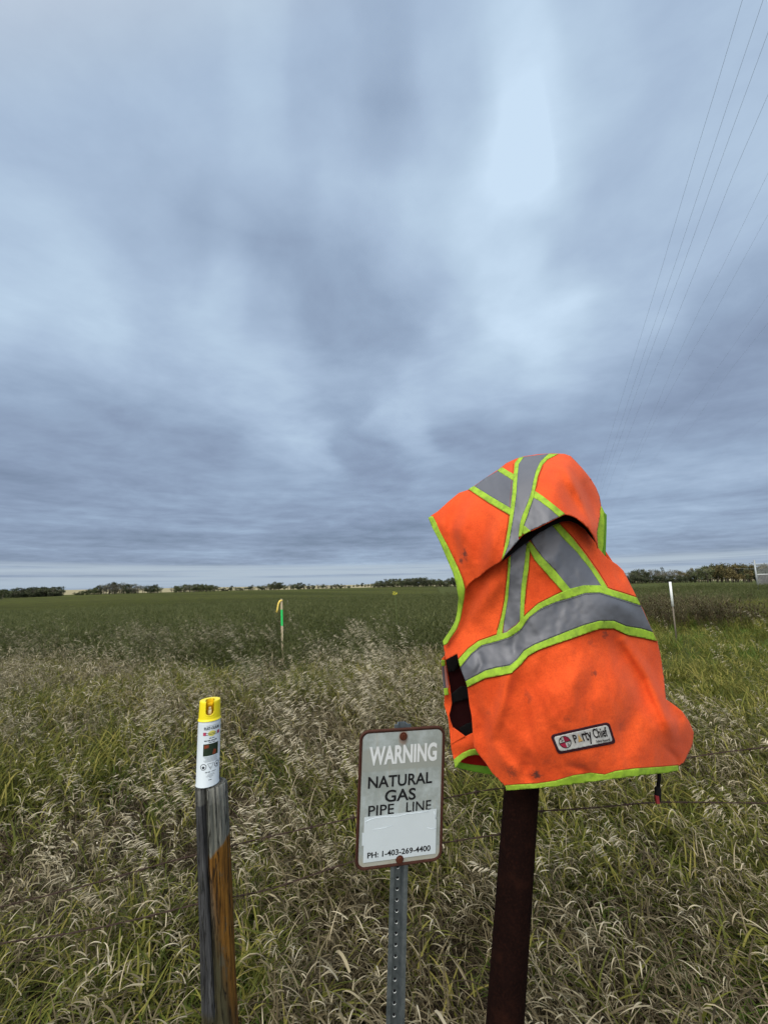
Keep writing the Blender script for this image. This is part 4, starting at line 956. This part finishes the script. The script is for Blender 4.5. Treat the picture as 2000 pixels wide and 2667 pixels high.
# on the body: slanting pair, then the wide horizontal band
cloth('reflective_tape', [A(545, 600), A(650, 530), A(640, 600), A(620, 700), A(605, 850), A(600, 1000), B(598, 140), B(545, 215), B(497, 225), A(512, 960), A(528, 870), A(538, 750)], bodyY, m_tape, vest, T)
strip('tape_border', [A(532, 640), A(525, 750), A(510, 880), A(490, 980), A(470, 1048), B(458, 225)], [A(545, 630), A(539, 750), A(529, 870), A(513, 960), A(498, 1048), B(494, 220)], bodyY, m_lime, T+.0012)
strip('tape_border', [A(634, 570), A(620, 700), A(605, 800), A(598, 930), B(597, 135)], [A(654, 570), A(646, 700), A(632, 800), A(622, 900), B(619, 125)], bodyY, m_lime, T+.0012)
cloth('reflective_tape', [A(655, 535), A(775, 440), A(850, 530), A(920, 600), A(1000, 700), A(1078, 812), A(1030, 815), A(950, 815), A(885, 830), A(800, 712), A(720, 630)], bodyY, m_tape, vest, T+.0006)
strip('tape_border', [A(655, 545), A(720, 632), A(800, 715), A(890, 824)], [A(632, 560), A(680, 650), A(760, 742), A(850, 842)], bodyY, m_lime, T+.0018)
strip('tape_border', [A(812, 435), A(900, 530), A(970, 620), A(1040, 720), A(1104, 822)], [A(772, 445), A(850, 535), A(920, 605), A(1000, 705), A(1072, 815)], bodyY, m_lime, T+.0018)
U1 = [B(246, 345), B(300, 285), B(360, 240), B(450, 208), B(520, 190), B(575, 150), B(635, 85), B(700, 27), B(800, -23), B(880, -58), B(960, -78), B(1050, -78), B(1120, -53), B(1200, -28), B(1262, -8)]
U2 = [B(257, 388), B(320, 310), B(380, 262), B(450, 245), B(545, 215), B(600, 175), B(650, 102), B(720, 52), B(800, 17), B(890, -8), B(970, -35), B(1050, -38), B(1130, -13), B(1230, 19), B(1284, 37)]
U3 = [B(288, 468), B(350, 435), B(400, 408), B(460, 392), B(540, 378), B(580, 345), B(620, 295), B(680, 260), B(780, 220), B(880, 180), B(960, 150), B(1050, 125), B(1130, 125), B(1200, 155), B(1290, 170), B(1353, 190)]
U4 = [B(298, 502), B(350, 475), B(400, 450), B(470, 437), B(550, 420), B(605, 370), B(640, 325), B(700, 290), B(790, 258), B(880, 228), B(960, 200), B(1050, 170), B(1130, 168), B(1210, 205), B(1300, 222), B(1377, 240)]
strip('reflective_tape', U2, U3, bodyY, m_tape, T+.0030)
strip('tape_border', U1, U2, bodyY, m_lime, T+.0040); strip('tape_border', U3, U4, bodyY, m_lime, T+.0040)
H1 = [B(1497, 946), B(1400, 955), B(1250, 965), B(1140, 980), B(1080, 1000), B(1000, 990), B(900, 1005), B(800, 1035), B(700, 1050), B(600, 1055), B(513, 1062)]
H2 = [B(1498, 974), B(1440, 988), B(1300, 1002), B(1100, 1027), B(1000, 1040), B(950, 1047), B(800, 1067), B(700, 1075), B(650, 1080), B(580, 1085), B(518, 1090)]
strip('hem_binding', H1, H2, bodyY, m_lime, .0015, thick=.004)
# on the flap
cloth('reflective_tape', [A(400, 185), A(470, 145), A(560, 200), A(560, 365), A(540, 358), A(440, 295), A(338, 232)], flapY, m_tape, vest, T)
strip('tape_border', [A(495, 123), A(530, 145), A(572, 168)], [A(468, 143), A(520, 175), A(572, 208)], flapY, m_lime, T+.0012)
strip('tape_border', [A(335, 230), A(440, 295), A(558, 365)], [A(305, 248), A(420, 325), A(552, 402)], flapY, m_lime, T+.0012)
cloth('reflective_tape', [A(660, 285), A(700, 300), A(760, 350), A(822, 404), A(760, 434), A(690, 468), A(650, 486), A(612, 460)], flapY, m_tape, vest, T)
strip('tape_border', [A(678, 255), A(730, 290), A(800, 345), A(853, 388)], [A(662, 288), A(712, 318), A(775, 365), A(820, 406)], flapY, m_lime, T+.0012)
strip('tape_border', [A(622, 455), A(657, 486)], [A(604, 488), A(618, 506)], flapY, m_lime, T+.0022)
VL1 = [A(592, 69), A(567, 100), A(560, 180), A(552, 280), A(540, 390), A(528, 480), A(510, 575), A(492, 652)]
VL2 = [A(620, 64), A(590, 105), A(582, 180), A(575, 280), A(562, 380), A(548, 470), A(532, 560), A(506, 632)]
VR1 = [A(760, 47), A(715, 90), A(690, 140), A(672, 210), A(660, 270), A(640, 330), A(610, 400), A(596, 450), A(588, 520)]
VR2 = [A(815, 48), A(755, 78), A(725, 110), A(700, 170), A(688, 230), A(675, 290), A(655, 350), A(635, 410), A(618, 455), A(606, 515)]
cloth('reflective_tape', VL2+[A(530, 605), A(590, 535)]+VR1[::-1], flapY, m_tape, vest, T+.0026)
strip('tape_border', VL1, VL2, flapY, m_lime, T+.0036); strip('tape_border', VR1, VR2, flapY, m_lime, T+.0036)
m_seam_shade = simple('seam thread and edge shadow', (.26, .045, .012), .9, .1)  # dark orange also paints the thin shadow along the tape edges
def seam(pts, Yf, off, m=None, r=.0007):
    q = []
    for i in range(len(pts)-1):
        a = np.array(pts[i]); b = np.array(pts[i+1]); k = max(1, int(np.hypot(*(b-a))/5)); q += [a+(b-a)*t/k for t in range(k)]
    q.append(np.array(pts[-1])); P_ = [atY(a[0], a[1], float(Yf(np.array([a[0]]), np.array([a[1]]))[0])-off) for a in q]
    V, F = tube_geo(P_, r, 5); return V, F
gs = [seam([(a, b+2.2) for a, b in U4], bodyY, .0016), seam([(a, b-2.2) for a, b in U1], bodyY, .0016), seam([A(531-5, 640), A(520, 750), A(505, 880), A(486, 980), A(466, 1048)], bodyY, .0016), seam([A(658, 580), A(650, 700), A(637, 800), A(626, 900)], bodyY, .0016),
      seam([A(817, 437), A(905, 528), A(976, 618), A(1046, 718), A(1096, 800)], bodyY, .0016), seam([A(560, 105), A(552, 180), A(545, 280), A(534, 390), A(522, 480), A(504, 575)], flapY, .0016), seam([A(729, 115), A(706, 170), A(693, 230), A(682, 255)], flapY, .0016), seam([A(303, 252), A(420, 330), A(540, 400)], flapY, .0016), seam([(a, b-2) for a, b in H1], bodyY, .0012)]
V, F = join(gs); meshobj('seam', V, F, m_seam_shade, vest)
m_st2 = simple('grey stitching', (.07, .075, .08), .9, .1)
gs = [seam([(a, b+3) for a, b in U2], bodyY, .0068, r=.0005), seam([(a, b-3) for a, b in U3], bodyY, .0068, r=.0005)]
V, F = join(gs); meshobj('stitching', V, F, m_st2, vest)
# armhole bindings
AO = [A(76, 410), A(100, 470), A(140, 545), A(180, 640), A(215, 722), A(235, 790), A(248, 870), A(240, 950), A(228, 1000), A(205, 1043), B(158, 240), B(163, 264)]
AI = [A(98, 402), A(120, 440), A(150, 510), A(187, 580), A(214, 640), A(243, 700), A(266, 760), A(280, 820), A(277, 870), A(266, 930), A(254, 990), B(235, 170), B(200, 222), B(180, 255)]
def armY(x, y): return np.where(y < 1535, flapY(x, y), np.minimum(bodyY(x, y), 1.19))*1.0
arm_tps = tps([(*A(85, 405), 1.235), (*A(140, 540), 1.195), (*A(210, 680), 1.165), (*A(265, 820), 1.130), (*A(258, 930), 1.165), (*B(200, 200), 1.185), (*B(165, 255), 1.195)])
cloth('armhole_binding', AO+AI[::-1], lambda x, y: arm_tps(x, y)-.004, m_lime, vest, 0., .005)
cloth('armhole_binding', [A(1060, 345), A(1075, 375), A(1078, 450), A(1072, 560), A(1062, 618), A(1040, 590), A(1028, 540), A(1040, 450)], lambda x, y: 1.215+0*x, m_lime, vest, 0., .004)
cloth('armhole_binding', [A(1072, 375), A(1090, 395), A(1089, 480), A(1084, 630), A(1060, 618), A(1070, 560), A(1076, 450)], lambda x, y: 1.228+0*x, m_limed, vest, 0., .004)
# the far (front) half of the vest, seen through and beside the left armhole
frontY = tps([(*Cc(200, 300), 1.235), (*Cc(160, 500), 1.25), (*Cc(190, 800), 1.26), (*Cc(190, 1000), 1.26), (*Cc(250, 1300), 1.25), (*Cc(300, 1650), 1.23), (*Cc(330, 1800), 1.22), (*Cc(600, 1500), 1.215), (*Cc(560, 1300), 1.22), (*Cc(420, 700), 1.27), (*Cc(700, 1850), 1.25)])
LS = [Cc(190, 215), Cc(200, 260), Cc(192, 340), Cc(152, 390), Cc(147, 480), Cc(165, 640), Cc(180, 760), Cc(190, 860), Cc(185, 990), Cc(215, 1090), Cc(235, 1160), Cc(245, 1250), Cc(262, 1400), Cc(275, 1560), Cc(310, 1700), Cc(330, 1780), Cc(420, 1660), Cc(520, 1610), Cc(620, 1590), Cc(640, 1400), Cc(600, 1330), Cc(560, 1345), Cc(455, 1400), Cc(300, 1290), Cc(262, 1180), Cc(250, 1120), Cc(270, 1040), Cc(285, 960), Cc(275, 850), Cc(245, 640), Cc(225, 520), Cc(205, 400), Cc(218, 300), Cc(205, 225)]
cloth('front_panel', LS, lambda x, y: frontY(x, y)+.004*np.sin(y*.09), m_org, vest, 0., .0022, 4.)
cloth('front_fold', [Cc(305, 1280), Cc(460, 1395), Cc(310, 1480), Cc(280, 1500)], lambda x, y: frontY(x, y), m_org, vest, .006, .002, 4.)
cloth('front_tape', [Cc(150, 480), Cc(180, 475), Cc(210, 760), Cc(178, 770)], lambda x, y: frontY(x, y), m_tape, vest, .006, .0012, 4.)
cloth('front_tape', [Cc(180, 475), Cc(208, 470), Cc(246, 760), Cc(210, 765)], lambda x, y: frontY(x, y), simple('faded pink tape', (.42, .17, .15), .8, .2), vest, .006, .0012, 4.)
cloth('tape_border', [Cc(148, 395), Cc(195, 400), Cc(198, 470), Cc(150, 482)], lambda x, y: frontY(x, y), m_lime, vest, .007, .0012, 4.)
cloth('tape_border', [Cc(178, 770), Cc(232, 762), Cc(242, 850), Cc(188, 862)], lambda x, y: frontY(x, y), m_lime, vest, .007, .0012, 4.)
INNER = [Cc(180, 330), Cc(350, 280), Cc(420, 420), Cc(520, 700), Cc(600, 1100), Cc(640, 1420), Cc(455, 1425), Cc(280, 1310), Cc(235, 1130), Cc(270, 950), Cc(255, 800), Cc(220, 600)]
cloth('mesh_lining', INNER, lambda x, y: 1.285+0*x, m_mar, vest, 0., .002, 8.)
cloth('lining_patch', [Cc(195, 400), Cc(350, 290), Cc(390, 440), Cc(330, 540), Cc(222, 560)], lambda x, y: 1.275+0*x, m_blk, vest, 0., .002, 8.)
cloth('lining_patch', [Cc(270, 850), Cc(400, 740), Cc(500, 740), Cc(530, 900), Cc(330, 950), Cc(280, 980)], lambda x, y: 1.275+0*x, m_blk, vest, 0., .002, 8.)
cloth('lining_patch', [Cc(380, 1290), Cc(480, 1230), Cc(620, 1200), Cc(640, 1420), Cc(450, 1420)], lambda x, y: 1.275+0*x, m_blk, vest, 0., .002, 8.)
cloth('hem_binding', [Cc(308, 1700), Cc(360, 1660), Cc(420, 1620), Cc(520, 1580), Cc(600, 1568), Cc(660, 1560), Cc(670, 1650), Cc(600, 1640), Cc(500, 1655), Cc(410, 1710), Cc(360, 1770), Cc(328, 1815)], lambda x, y: frontY(x, y), m_lime, vest, .008, .004, 4.)
cloth('hem_lining', [Cc(350, 1790), Cc(410, 1700), Cc(500, 1640), Cc(680, 1620), Cc(760, 1800), Cc(600, 1800), Cc(400, 1760)], lambda x, y: 1.262+0*x, m_dred, vest, 0., .002, 6.)
cloth('hem_binding', [Cc(335, 1800), Cc(390, 1745), Cc(560, 1775), Cc(740, 1795), Cc(860, 1850), Cc(880, 1910), Cc(790, 1895), Cc(690, 1882), Cc(520, 1850), Cc(400, 1820)], lambda x, y: 1.255+0*x, m_limed, vest, 0., .004, 5.)
# the far side of the garment, behind the pipe
rear_tps = tps([(*A(150, 420), 1.27), (*A(640, 90), 1.27), (*A(850, 80), 1.27), (*A(1020, 330), 1.28), (*A(600, 500), 1.33), (*A(280, 900), 1.25), (*B(1300, 300), 1.27), (*B(1500, 750), 1.26), (*B(800, 300), 1.36), (*B(450, 900), 1.29), (*B(1000, 800), 1.36), (*B(1400, 940), 1.26), (*B(600, 1030), 1.30)])
REAR = [A(180, 390), A(330, 280), A(500, 140), A(650, 85), A(850, 78), A(980, 210), A(1030, 350), A(1030, 520), A(1170, 730), A(1290, 960), B(1370, 350), B(1400, 560), B(1530, 720), B(1540, 830), B(1480, 930), B(1200, 940), B(900, 960), B(640, 1010), B(500, 1000), B(380, 840), B(340, 600), B(260, 330), A(270, 900), A(250, 680)]
cloth('chest_panel', REAR, rear_tps, m_org, vest, 0., .0022, 12.)
# sewn name patch
D_ = lambda x, y: (1400+x/6.9125, 1850+y/6.9125)
c00, c10, c11, c01 = [np.array(D_(*q)) for q in ((225, 455), (1283, 212), (1408, 598), (368, 800))]     # TL TR BR BL
def puv(u, v):      # u along, v down
    q = c00*(1-u)*(1-v)+c10*u*(1-v)+c11*u*v+c01*(1-u)*v
    return (q[0], q[1]-3.4*math.sin(math.pi*u))
def patch(name, uvs, m, off, thick=.0008, step=3.): return cloth(name, [puv(u, v) for u, v in uvs], bodyY, m, pv, off, thick, step)
def ruv(e, r=.16, k=5):
    pts = []; ru = r*.34
    for cu, cv, a0 in ((1-e*.34-ru, e+r, -90), (1-e*.34-ru, 1-e-r, 0), (e*.34+ru, 1-e-r, 90), (e*.34+ru, e+r, 180)):
        for i in range(k+1):
            a = math.radians(a0+90*i/k); pts.append((cu+math.cos(a)*ru, cv+math.sin(a)*r))
    return pts
pv = vest
pv = cloth('name_patch', [puv(u, v) for u, v in ruv(0)], bodyY, simple('patch border', (.030, .008, .014), .9, .2), vest, .003, .0016, 3.)
def pchild(o):
    o.parent = pv; o.matrix_parent_inverse = Matrix(); o.parent = pv
    return o
pv.matrix_parent_inverse = Matrix.Translation(-vest.location)
class _P: pass
def patch(name, pts, m, off):
    o = cloth(name, pts, bodyY, m, None, off, .0006, 3.); o.parent = pv
    bpy.context.view_layer.update(); o.matrix_parent_inverse = pv.matrix_world.inverted(); return o
patch('patch_field', [puv(u, v) for u, v in ruv(.12, .12)], simple('patch cloth', (.42, .43, .44), .8, .2, var=.15, sc=200), .0040)
def ptext(s, u0, u1, v0, v1, bold, m, off=.0052):    # v0 = baseline, v1 = cap line
    V, F, ww, hh = text_geo(s, 1., bold); V3 = []
    for a, b in V:
        px, py = puv(u0+(u1-u0)*(a/ww+.5), v0+(v1-v0)*(b/hh)); V3.append(atY(px, py, float(bodyY(np.array([px]), np.array([py]))[0])-off))
    o = meshobj('lettering', V3, F, m, None, False); o.parent = pv; bpy.context.view_layer.update(); o.matrix_parent_inverse = pv.matrix_world.inverted(); return o
m_pk = simple('black thread', (.012, .010, .012), .8, .2); m_bur = simple('burgundy thread', (.26, .014, .045), .8, .2); m_tan = simple('gold thread', (.55, .34, .12), .8, .2)
ptext('P', .335, .395, .66, .26, .02, m_pk); ptext('rty', .485, .645, .66, .20, .02, m_pk); ptext('Chief', .675, .915, .62, .18, .02, m_pk)
ptext('Safety Apparel', .68, .92, .84, .72, .01, m_pk)
patch('triangle_mark', [puv(.40, .66), puv(.437, .30), puv(.475, .66)], m_tan, .0050)
def pc(t, r=1.): return puv(.185+.098*r*math.cos(t), .50+.30*r*math.sin(t))
for a0 in (-90, 90): patch('emblem_quadrant', [puv(.185, .50)]+[pc(math.radians(a0+90*i/8)) for i in range(9)], m_bur, .0050)
patch('emblem_ring', [pc(t) for t in np.linspace(0, 2*math.pi-.02, 40)]+[pc(t, .91) for t in np.linspace(2*math.pi-.02, 0, 40)], m_pk, .0054)
patch('emblem_cross', [puv(.08, .49), puv(.29, .49), puv(.29, .515), puv(.08, .515)], m_pk, .0056)
ptext('S', .125, .165, .43, .27, .0, m_pk, .0056); ptext('A', .20, .245, .73, .57, .0, m_pk, .0056)
# cord with its toggle hanging out of the hem
z0 = atY(1716, 2006, 1.17); z1 = atY(1713, 2048, 1.17); z2 = atY(1711, 2088, 1.17)
V, F = tube_geo([z0, z0.lerp(z1, .5)+Vector((.001, 0, 0)), z1], .0042, 8); meshobj('hem_cord', V, F, m_blk, vest)
V, F = tube_geo([z1, z1.lerp(z2, .15), z1.lerp(z2, .8), z2], [.005, .0078, .0078, .006], 10); tg = meshobj('cord_toggle', V, F, m_blk, vest)
gq = box_geo(z1.lerp(z2, .78)+Vector((-.005, -.006, 0)), (.008, .006, .018)); meshobj('toggle_tab', *gq, simple('red tab', (.20, .02, .025), .7, .3), vest, False)

# ------------------------------------------------------------------ barbed wire
m_wire = simple('rusted wire', (.050, .032, .026), .8, .3, .3, var=.4, sc=80)
def barbed(pts, label):
    P_ = [Vector(q) for q in pts]; fine = []
    for i in range(len(P_)-1):
        k = max(2, int((P_[i+1]-P_[i]).length/.012))
        for t in range(k): fine.append(P_[i].lerp(P_[i+1], t/k))
    fine.append(P_[-1])
    # light sag smoothing
    arr = np.array([tuple(v) for v in fine])
    for _ in range(30): arr[1:-1] = arr[:-2]*.25+arr[1:-1]*.5+arr[2:]*.25
    gs = []
    for ph in (0, math.pi):
        q = []
        for i, v in enumerate(arr):
            a = i*.75+ph; q.append(Vector(v)+Vector((0, math.cos(a), math.sin(a)))*.0013)
        gs.append(tube_geo(q, .0011, 5))
    for i in range(6, len(arr)-2, 10):
        v = Vector(arr[i]); d = (Vector(arr[i+1])-v).normalized()
        for s in range(2):
            a = R_(0, 6.28); e = Vector((0, math.cos(a), math.sin(a)))*.013+d*R_(-.003, .003); c_ = v+d*.003*s
            gs.append(tube_geo([c_-e, c_+e], .0010, 4))
        gs.append(tube_geo([v-d*.004, v+d*.006], .0026, 6))
    V, F = join(gs); o = meshobj('barbed_wire', V, F, m_wire); return tag(o, label, 'barbed wire', 'strands of the barbed wire fence')
WY = 1.29
barbed([atY(-260, 2430, WY), atY(0, 2363, WY), atY(250, 2300, WY), atY(440, 2244, WY), atY(603, 2203, WY), atY(700, 2179, WY), atY(930, 2128, WY), atY(1153, 2080, WY), atY(1290, 2052, WY), atY(1340, 2050, WY)], 'upper rusty barbed wire strand left of the pipe post')
barbed([atY(-260, 2520, WY), atY(0, 2456, WY), atY(150, 2437, WY), atY(270, 2415, WY), atY(435, 2375, WY), atY(525, 2350, WY), atY(610, 2336, WY), atY(700, 2319, WY), atY(920, 2241, WY), atY(1120, 2200, WY), atY(1320, 2170, WY)], 'lower rusty barbed wire strand passing behind the wooden post')
barbed([atY(1340, 2118, WY), atY(1399, 2112, WY), atY(1500, 2108, WY), atY(1597, 2099, WY), atY(1705, 2088, WY), atY(1850, 2090, WY), atY(2000, 2092, WY), atY(2300, 2098, WY)], 'rusty barbed wire strand right of the pipe post')
barbed([atY(1500, 2030, WY+.1), atY(1785, 1975, WY+.1), atY(1840, 1964, WY+.1), atY(2000, 1945, WY+.1), atY(2300, 1915, WY+.1)], 'barbed wire strand leaving the right side of the vest')

# ------------------------------------------------------------------ survey stakes and marker post
m_lath = simple('pale lath wood', (.42, .36, .26), .85, .2, var=.2, sc=30); m_grn = simple('green survey paint', (.02, .50, .12), .7, .3, var=.15, sc=30); m_rib = simple('yellow flagging', (.78, .60, .14), .6, .3, var=.1, sc=60)
SY = 8.0; a = atY(*DD(608.5, 1294), SY); b = atY(*DD(610, 1382), SY); b = b+(b-a).normalized()*.45
stk = empty('survey_stake', (a.x, a.y, b.z), 'wooden survey stake with a green painted band and yellow ribbon', 'stake')
def bar(name, p, q, wx, wy, m, par):
    d = (q-p); L = d.length; z = -d.normalized(); x = Vector((1, 0, 0)); x = (x-z*x.dot(z)).normalized(); y = z.cross(x); Rr = Matrix((x, y, z)).transposed()
    V, F = box_geo((p+q)/2, (wx, wy, L), Rr); return meshobj(name, V, F, m, par, False)
g1 = a.lerp(b, .20*88/88*.75); 
def at_(dy): return atY(*DD(608.5+1.5*(dy-1294)/88, dy), SY)
bar('lath', a, b, .038, .010, m_lath, stk); bar('painted_band', at_(1317), at_(1352), .0384, .0104, m_grn, stk)
rb = a+Vector((0, -.012, -.03)); pts = [rb+Vector((.02, 0, .005)), rb+Vector((-.02, -.01, 0)), rb+Vector((-.055, -.014, -.06)), rb+Vector((-.07, -.01, -.17)), rb+Vector((-.085, -.015, -.23))]
V = []; F = []
for i, q in enumerate(pts): V += [q+Vector((-.014, 0, .010)), q+Vector((.014, .004, -.010))]
for i in range(len(pts)-1): F.append((2*i, 2*i+1, 2*i+3, 2*i+2))
solid(meshobj('ribbon', V, F, m_rib, stk), .001)
SY2 = 24.; a = atY(*DD(621.3, 1297), SY2); b = atY(*DD(622, 1320), SY2)
s2 = empty('survey_stake', (a.x, a.y, b.z), 'small plain survey stake far out behind the green-banded one', 'stake'); bar('lath', a, b, .045, .02, simple('grey lath', (.22, .21, .17), .9, .2), s2)
PYm = 10.; a = atY(*DD(1446.5, 1257), PYm); b = atY(*DD(1452.5, 1310), PYm); c = b+(b-a).normalized()*.95
mk = empty('marker_post', (c.x, c.y, c.z), 'slim white topped marker post leaning left at the crop edge', 'marker post')
V, F = tube_geo([a+(a-b).normalized()*.0, a.lerp(b, .5), b], [.027, .027, .026], 16); meshobj('white_sleeve', V, F, simple('white plastic', (.74, .78, .80), .5, .4, var=.04), mk)
V, F = tube_geo([b+(a-b).normalized()*.02, c], [.017, .017], 12); meshobj('stem', V, F, simple('grey stake', (.15, .13, .105), .9, .2), mk)

# chain-link enclosure at the far right
FY = 40.; m_st = simple('fence pipe', (.30, .33, .35), .5, .4, .4, var=.1)
fa = atY(*DD(1628, 1210), FY); fb = atY(*DD(1635.5, 1262), FY); fb = fb+(fb-fa).normalized()*.8
enc = empty('chain_link_fence', (fb.x, fb.y, fb.z), 'grey chain-link enclosure with steel rails at the right edge', 'fence')
V, F = tube_geo([fa, fb], .075, 14); meshobj('fence_pipe', V, F, m_st, enc)
def rail(x0, y0, x1, y1, r, m, nm='rail', Y2=FY+1.2):
    V, F = tube_geo([atY(*DD(x0, y0), FY), atY(*DD(x1, y1), Y2)], r, 10); return meshobj(nm, V, F, m, enc)
rail(1629.5, 1219.5, 1720, 1216, .05, m_st); rail(1632, 1241.3, 1720, 1239, .045, simple('zinc rail', (.55, .60, .63), .5, .4, .2))
V, F = tube_geo([atY(*DD(1718, 1205), FY+1.2), atY(*DD(1730, 1262), FY+1.2)], .07, 12); meshobj('fence_pipe', V, F, m_st, enc)
gs = []
pA = atY(*DD(1629.5, 1220), FY); pB = atY(*DD(1720, 1216), FY+1.2); pC = atY(*DD(1637, 1262), FY); pD = atY(*DD(1726, 1262), FY+1.2)
Nn = 34
for i in range(-14, Nn):
    for s in (0, 1):
        u0 = i/Nn; u1 = u0+14/Nn
        if s: u0, u1 = u1, u0
        q = []
        for t in np.linspace(0, 1, 9):
            u = u0+(u1-u0)*t
            if 0 <= u <= 1: q.append(pA.lerp(pB, u).lerp(pC.lerp(pD, u), t)+Vector((0, .01*s, 0)))
        if len(q) > 1: gs.append(tube_geo(q, .012, 4))
V, F = join(gs); meshobj('wire_mesh', V, F, simple('chain mesh', (.30, .33, .36), .6, .3, .3), enc)
# the slatted lower part and the thin wires that run left from the post
gs = [box_geo(atY(*DD(1636+k*3.2, 1252), FY+.05+.004*k), (.10, .02, 1.0)) for k in range(28)]
V, F = join(gs); meshobj('privacy_slats', V, F, simple('grey slats', (.16, .165, .175), .8, .2), enc, False)
gs = []
for yy in (1221.5, 1229.):
    gs.append(tube_geo([atY(*DD(1585, yy-.5), FY+6), atY(*DD(1630, yy), FY)], .014, 5))
V, F = join(gs); meshobj('guy_wires', V, F, m_st, enc)

# yellow canola flowers standing over the crop
m_fl = simple('yellow petals', (.62, .60, .06), .7, .2); m_stm = simple('flower stem', (.10, .14, .05), .8, .2)
for dx, dy, Yf_, lb in ((853, 1281, 9.5, 'yellow flower pair standing highest above the crop, near horizon'), (955-8, 1640/1659*1390+10, 7.4, None)):
    if lb is None: continue
    q = atY(*DD(dx, dy), Yf_); base = Vector((q.x+.04, q.y, float(gz(q.x, q.y))))
    fl = empty('wild_flower', base, lb, 'flower')
    V, F = tube_geo([base, base.lerp(q, .5)+Vector((.02, 0, 0)), q], .004, 5); meshobj('stem', V, F, m_stm, fl)
    gs = []
    for k in range(16):
        c_ = q+Vector((R_(-.05, .05), R_(-.03, .03), R_(-.035, .03)))
        for j in range(4):
            an = j*math.pi/2+k; gs.append(([c_, c_+Vector((math.cos(an)*.012, -.004, math.sin(an)*.012))+Vector((.005, 0, 0)), c_+Vector((math.cos(an)*.016, -.002, math.sin(an)*.016)), c_+Vector((math.cos(an)*.012, -.004, math.sin(an)*.012))-Vector((.005, 0, .004))], [(0, 1, 2, 3)]))
    V, F = join(gs); meshobj('petals', V, F, m_fl, fl, False)

# ------------------------------------------------------------------ overhead lines
m_line = simple('conductor', (.38, .43, .50), .6, .3, .2)
WL = [([(1932, 0), (1864, 228), (1804, 424), (1722, 700), (1652, 928), (1604, 1084), (1557, 1235)], 16, 'leftmost overhead wire of the four bunched together'),
 ([(1986, 0), (1892, 278), (1753, 700), (1677, 919), (1614, 1109), (1566, 1251)], 16, 'second overhead wire from the left of the bunched four'),
 ([(2030, 0), (2000, 82), (1911, 323), (1775, 700), (1693, 919), (1627, 1106), (1576, 1245)], 16, 'third overhead wire from the left of the bunched four'),
 ([(2060, 100), (2000, 244), (1908, 456), (1812, 700), (1728, 909), (1658, 1077), (1595, 1235)], 16, 'rightmost overhead wire of the four bunched together'),
 ([(2060, 340), (2000, 449), (1943, 566), (1880, 696), (1820, 808), (1753, 951), (1690, 1102), (1627, 1245)], 20, 'left one of the middle pair of overhead wires'),
 ([(2060, 460), (2000, 557), (1924, 696), (1858, 818), (1766, 979), (1706, 1093), (1640, 1230)], 20, 'right one of the middle pair of overhead wires'),
 ([(2060, 680), (2000, 767), (1911, 897), (1816, 1030), (1721, 1169), (1642, 1283)], 24, 'upper one of the two faint wires by the right edge'),
 ([(2060, 770), (2000, 840), (1899, 966), (1801, 1109), (1696, 1242)], 24, 'lower one of the two faint wires by the right edge'),
 ([(2060, 1020), (2000, 1074), (1895, 1169), (1785, 1261)], 24, 'lowest and flattest overhead wire at the right edge')]
for pts, H, lb in WL:
    q = [atH(a_, b_, H) for a_, b_ in pts]
    d = (q[-1]-q[-2]).normalized()
    vp = Vector(ray(1488, 1500)); vp.z = 0; vp.normalize()
    e = q[-1]; q = [q[0]-(q[1]-q[0])*1.5]+q
    for t in (60, 160, 320, 420): q.append(e+vp*t+Vector((0, 0, -t*.012)))
    V, F = tube_geo(q, .0040, 5); o = meshobj('power_line', V, F, m_line); tag(o, lb, 'power line', 'overhead power lines')
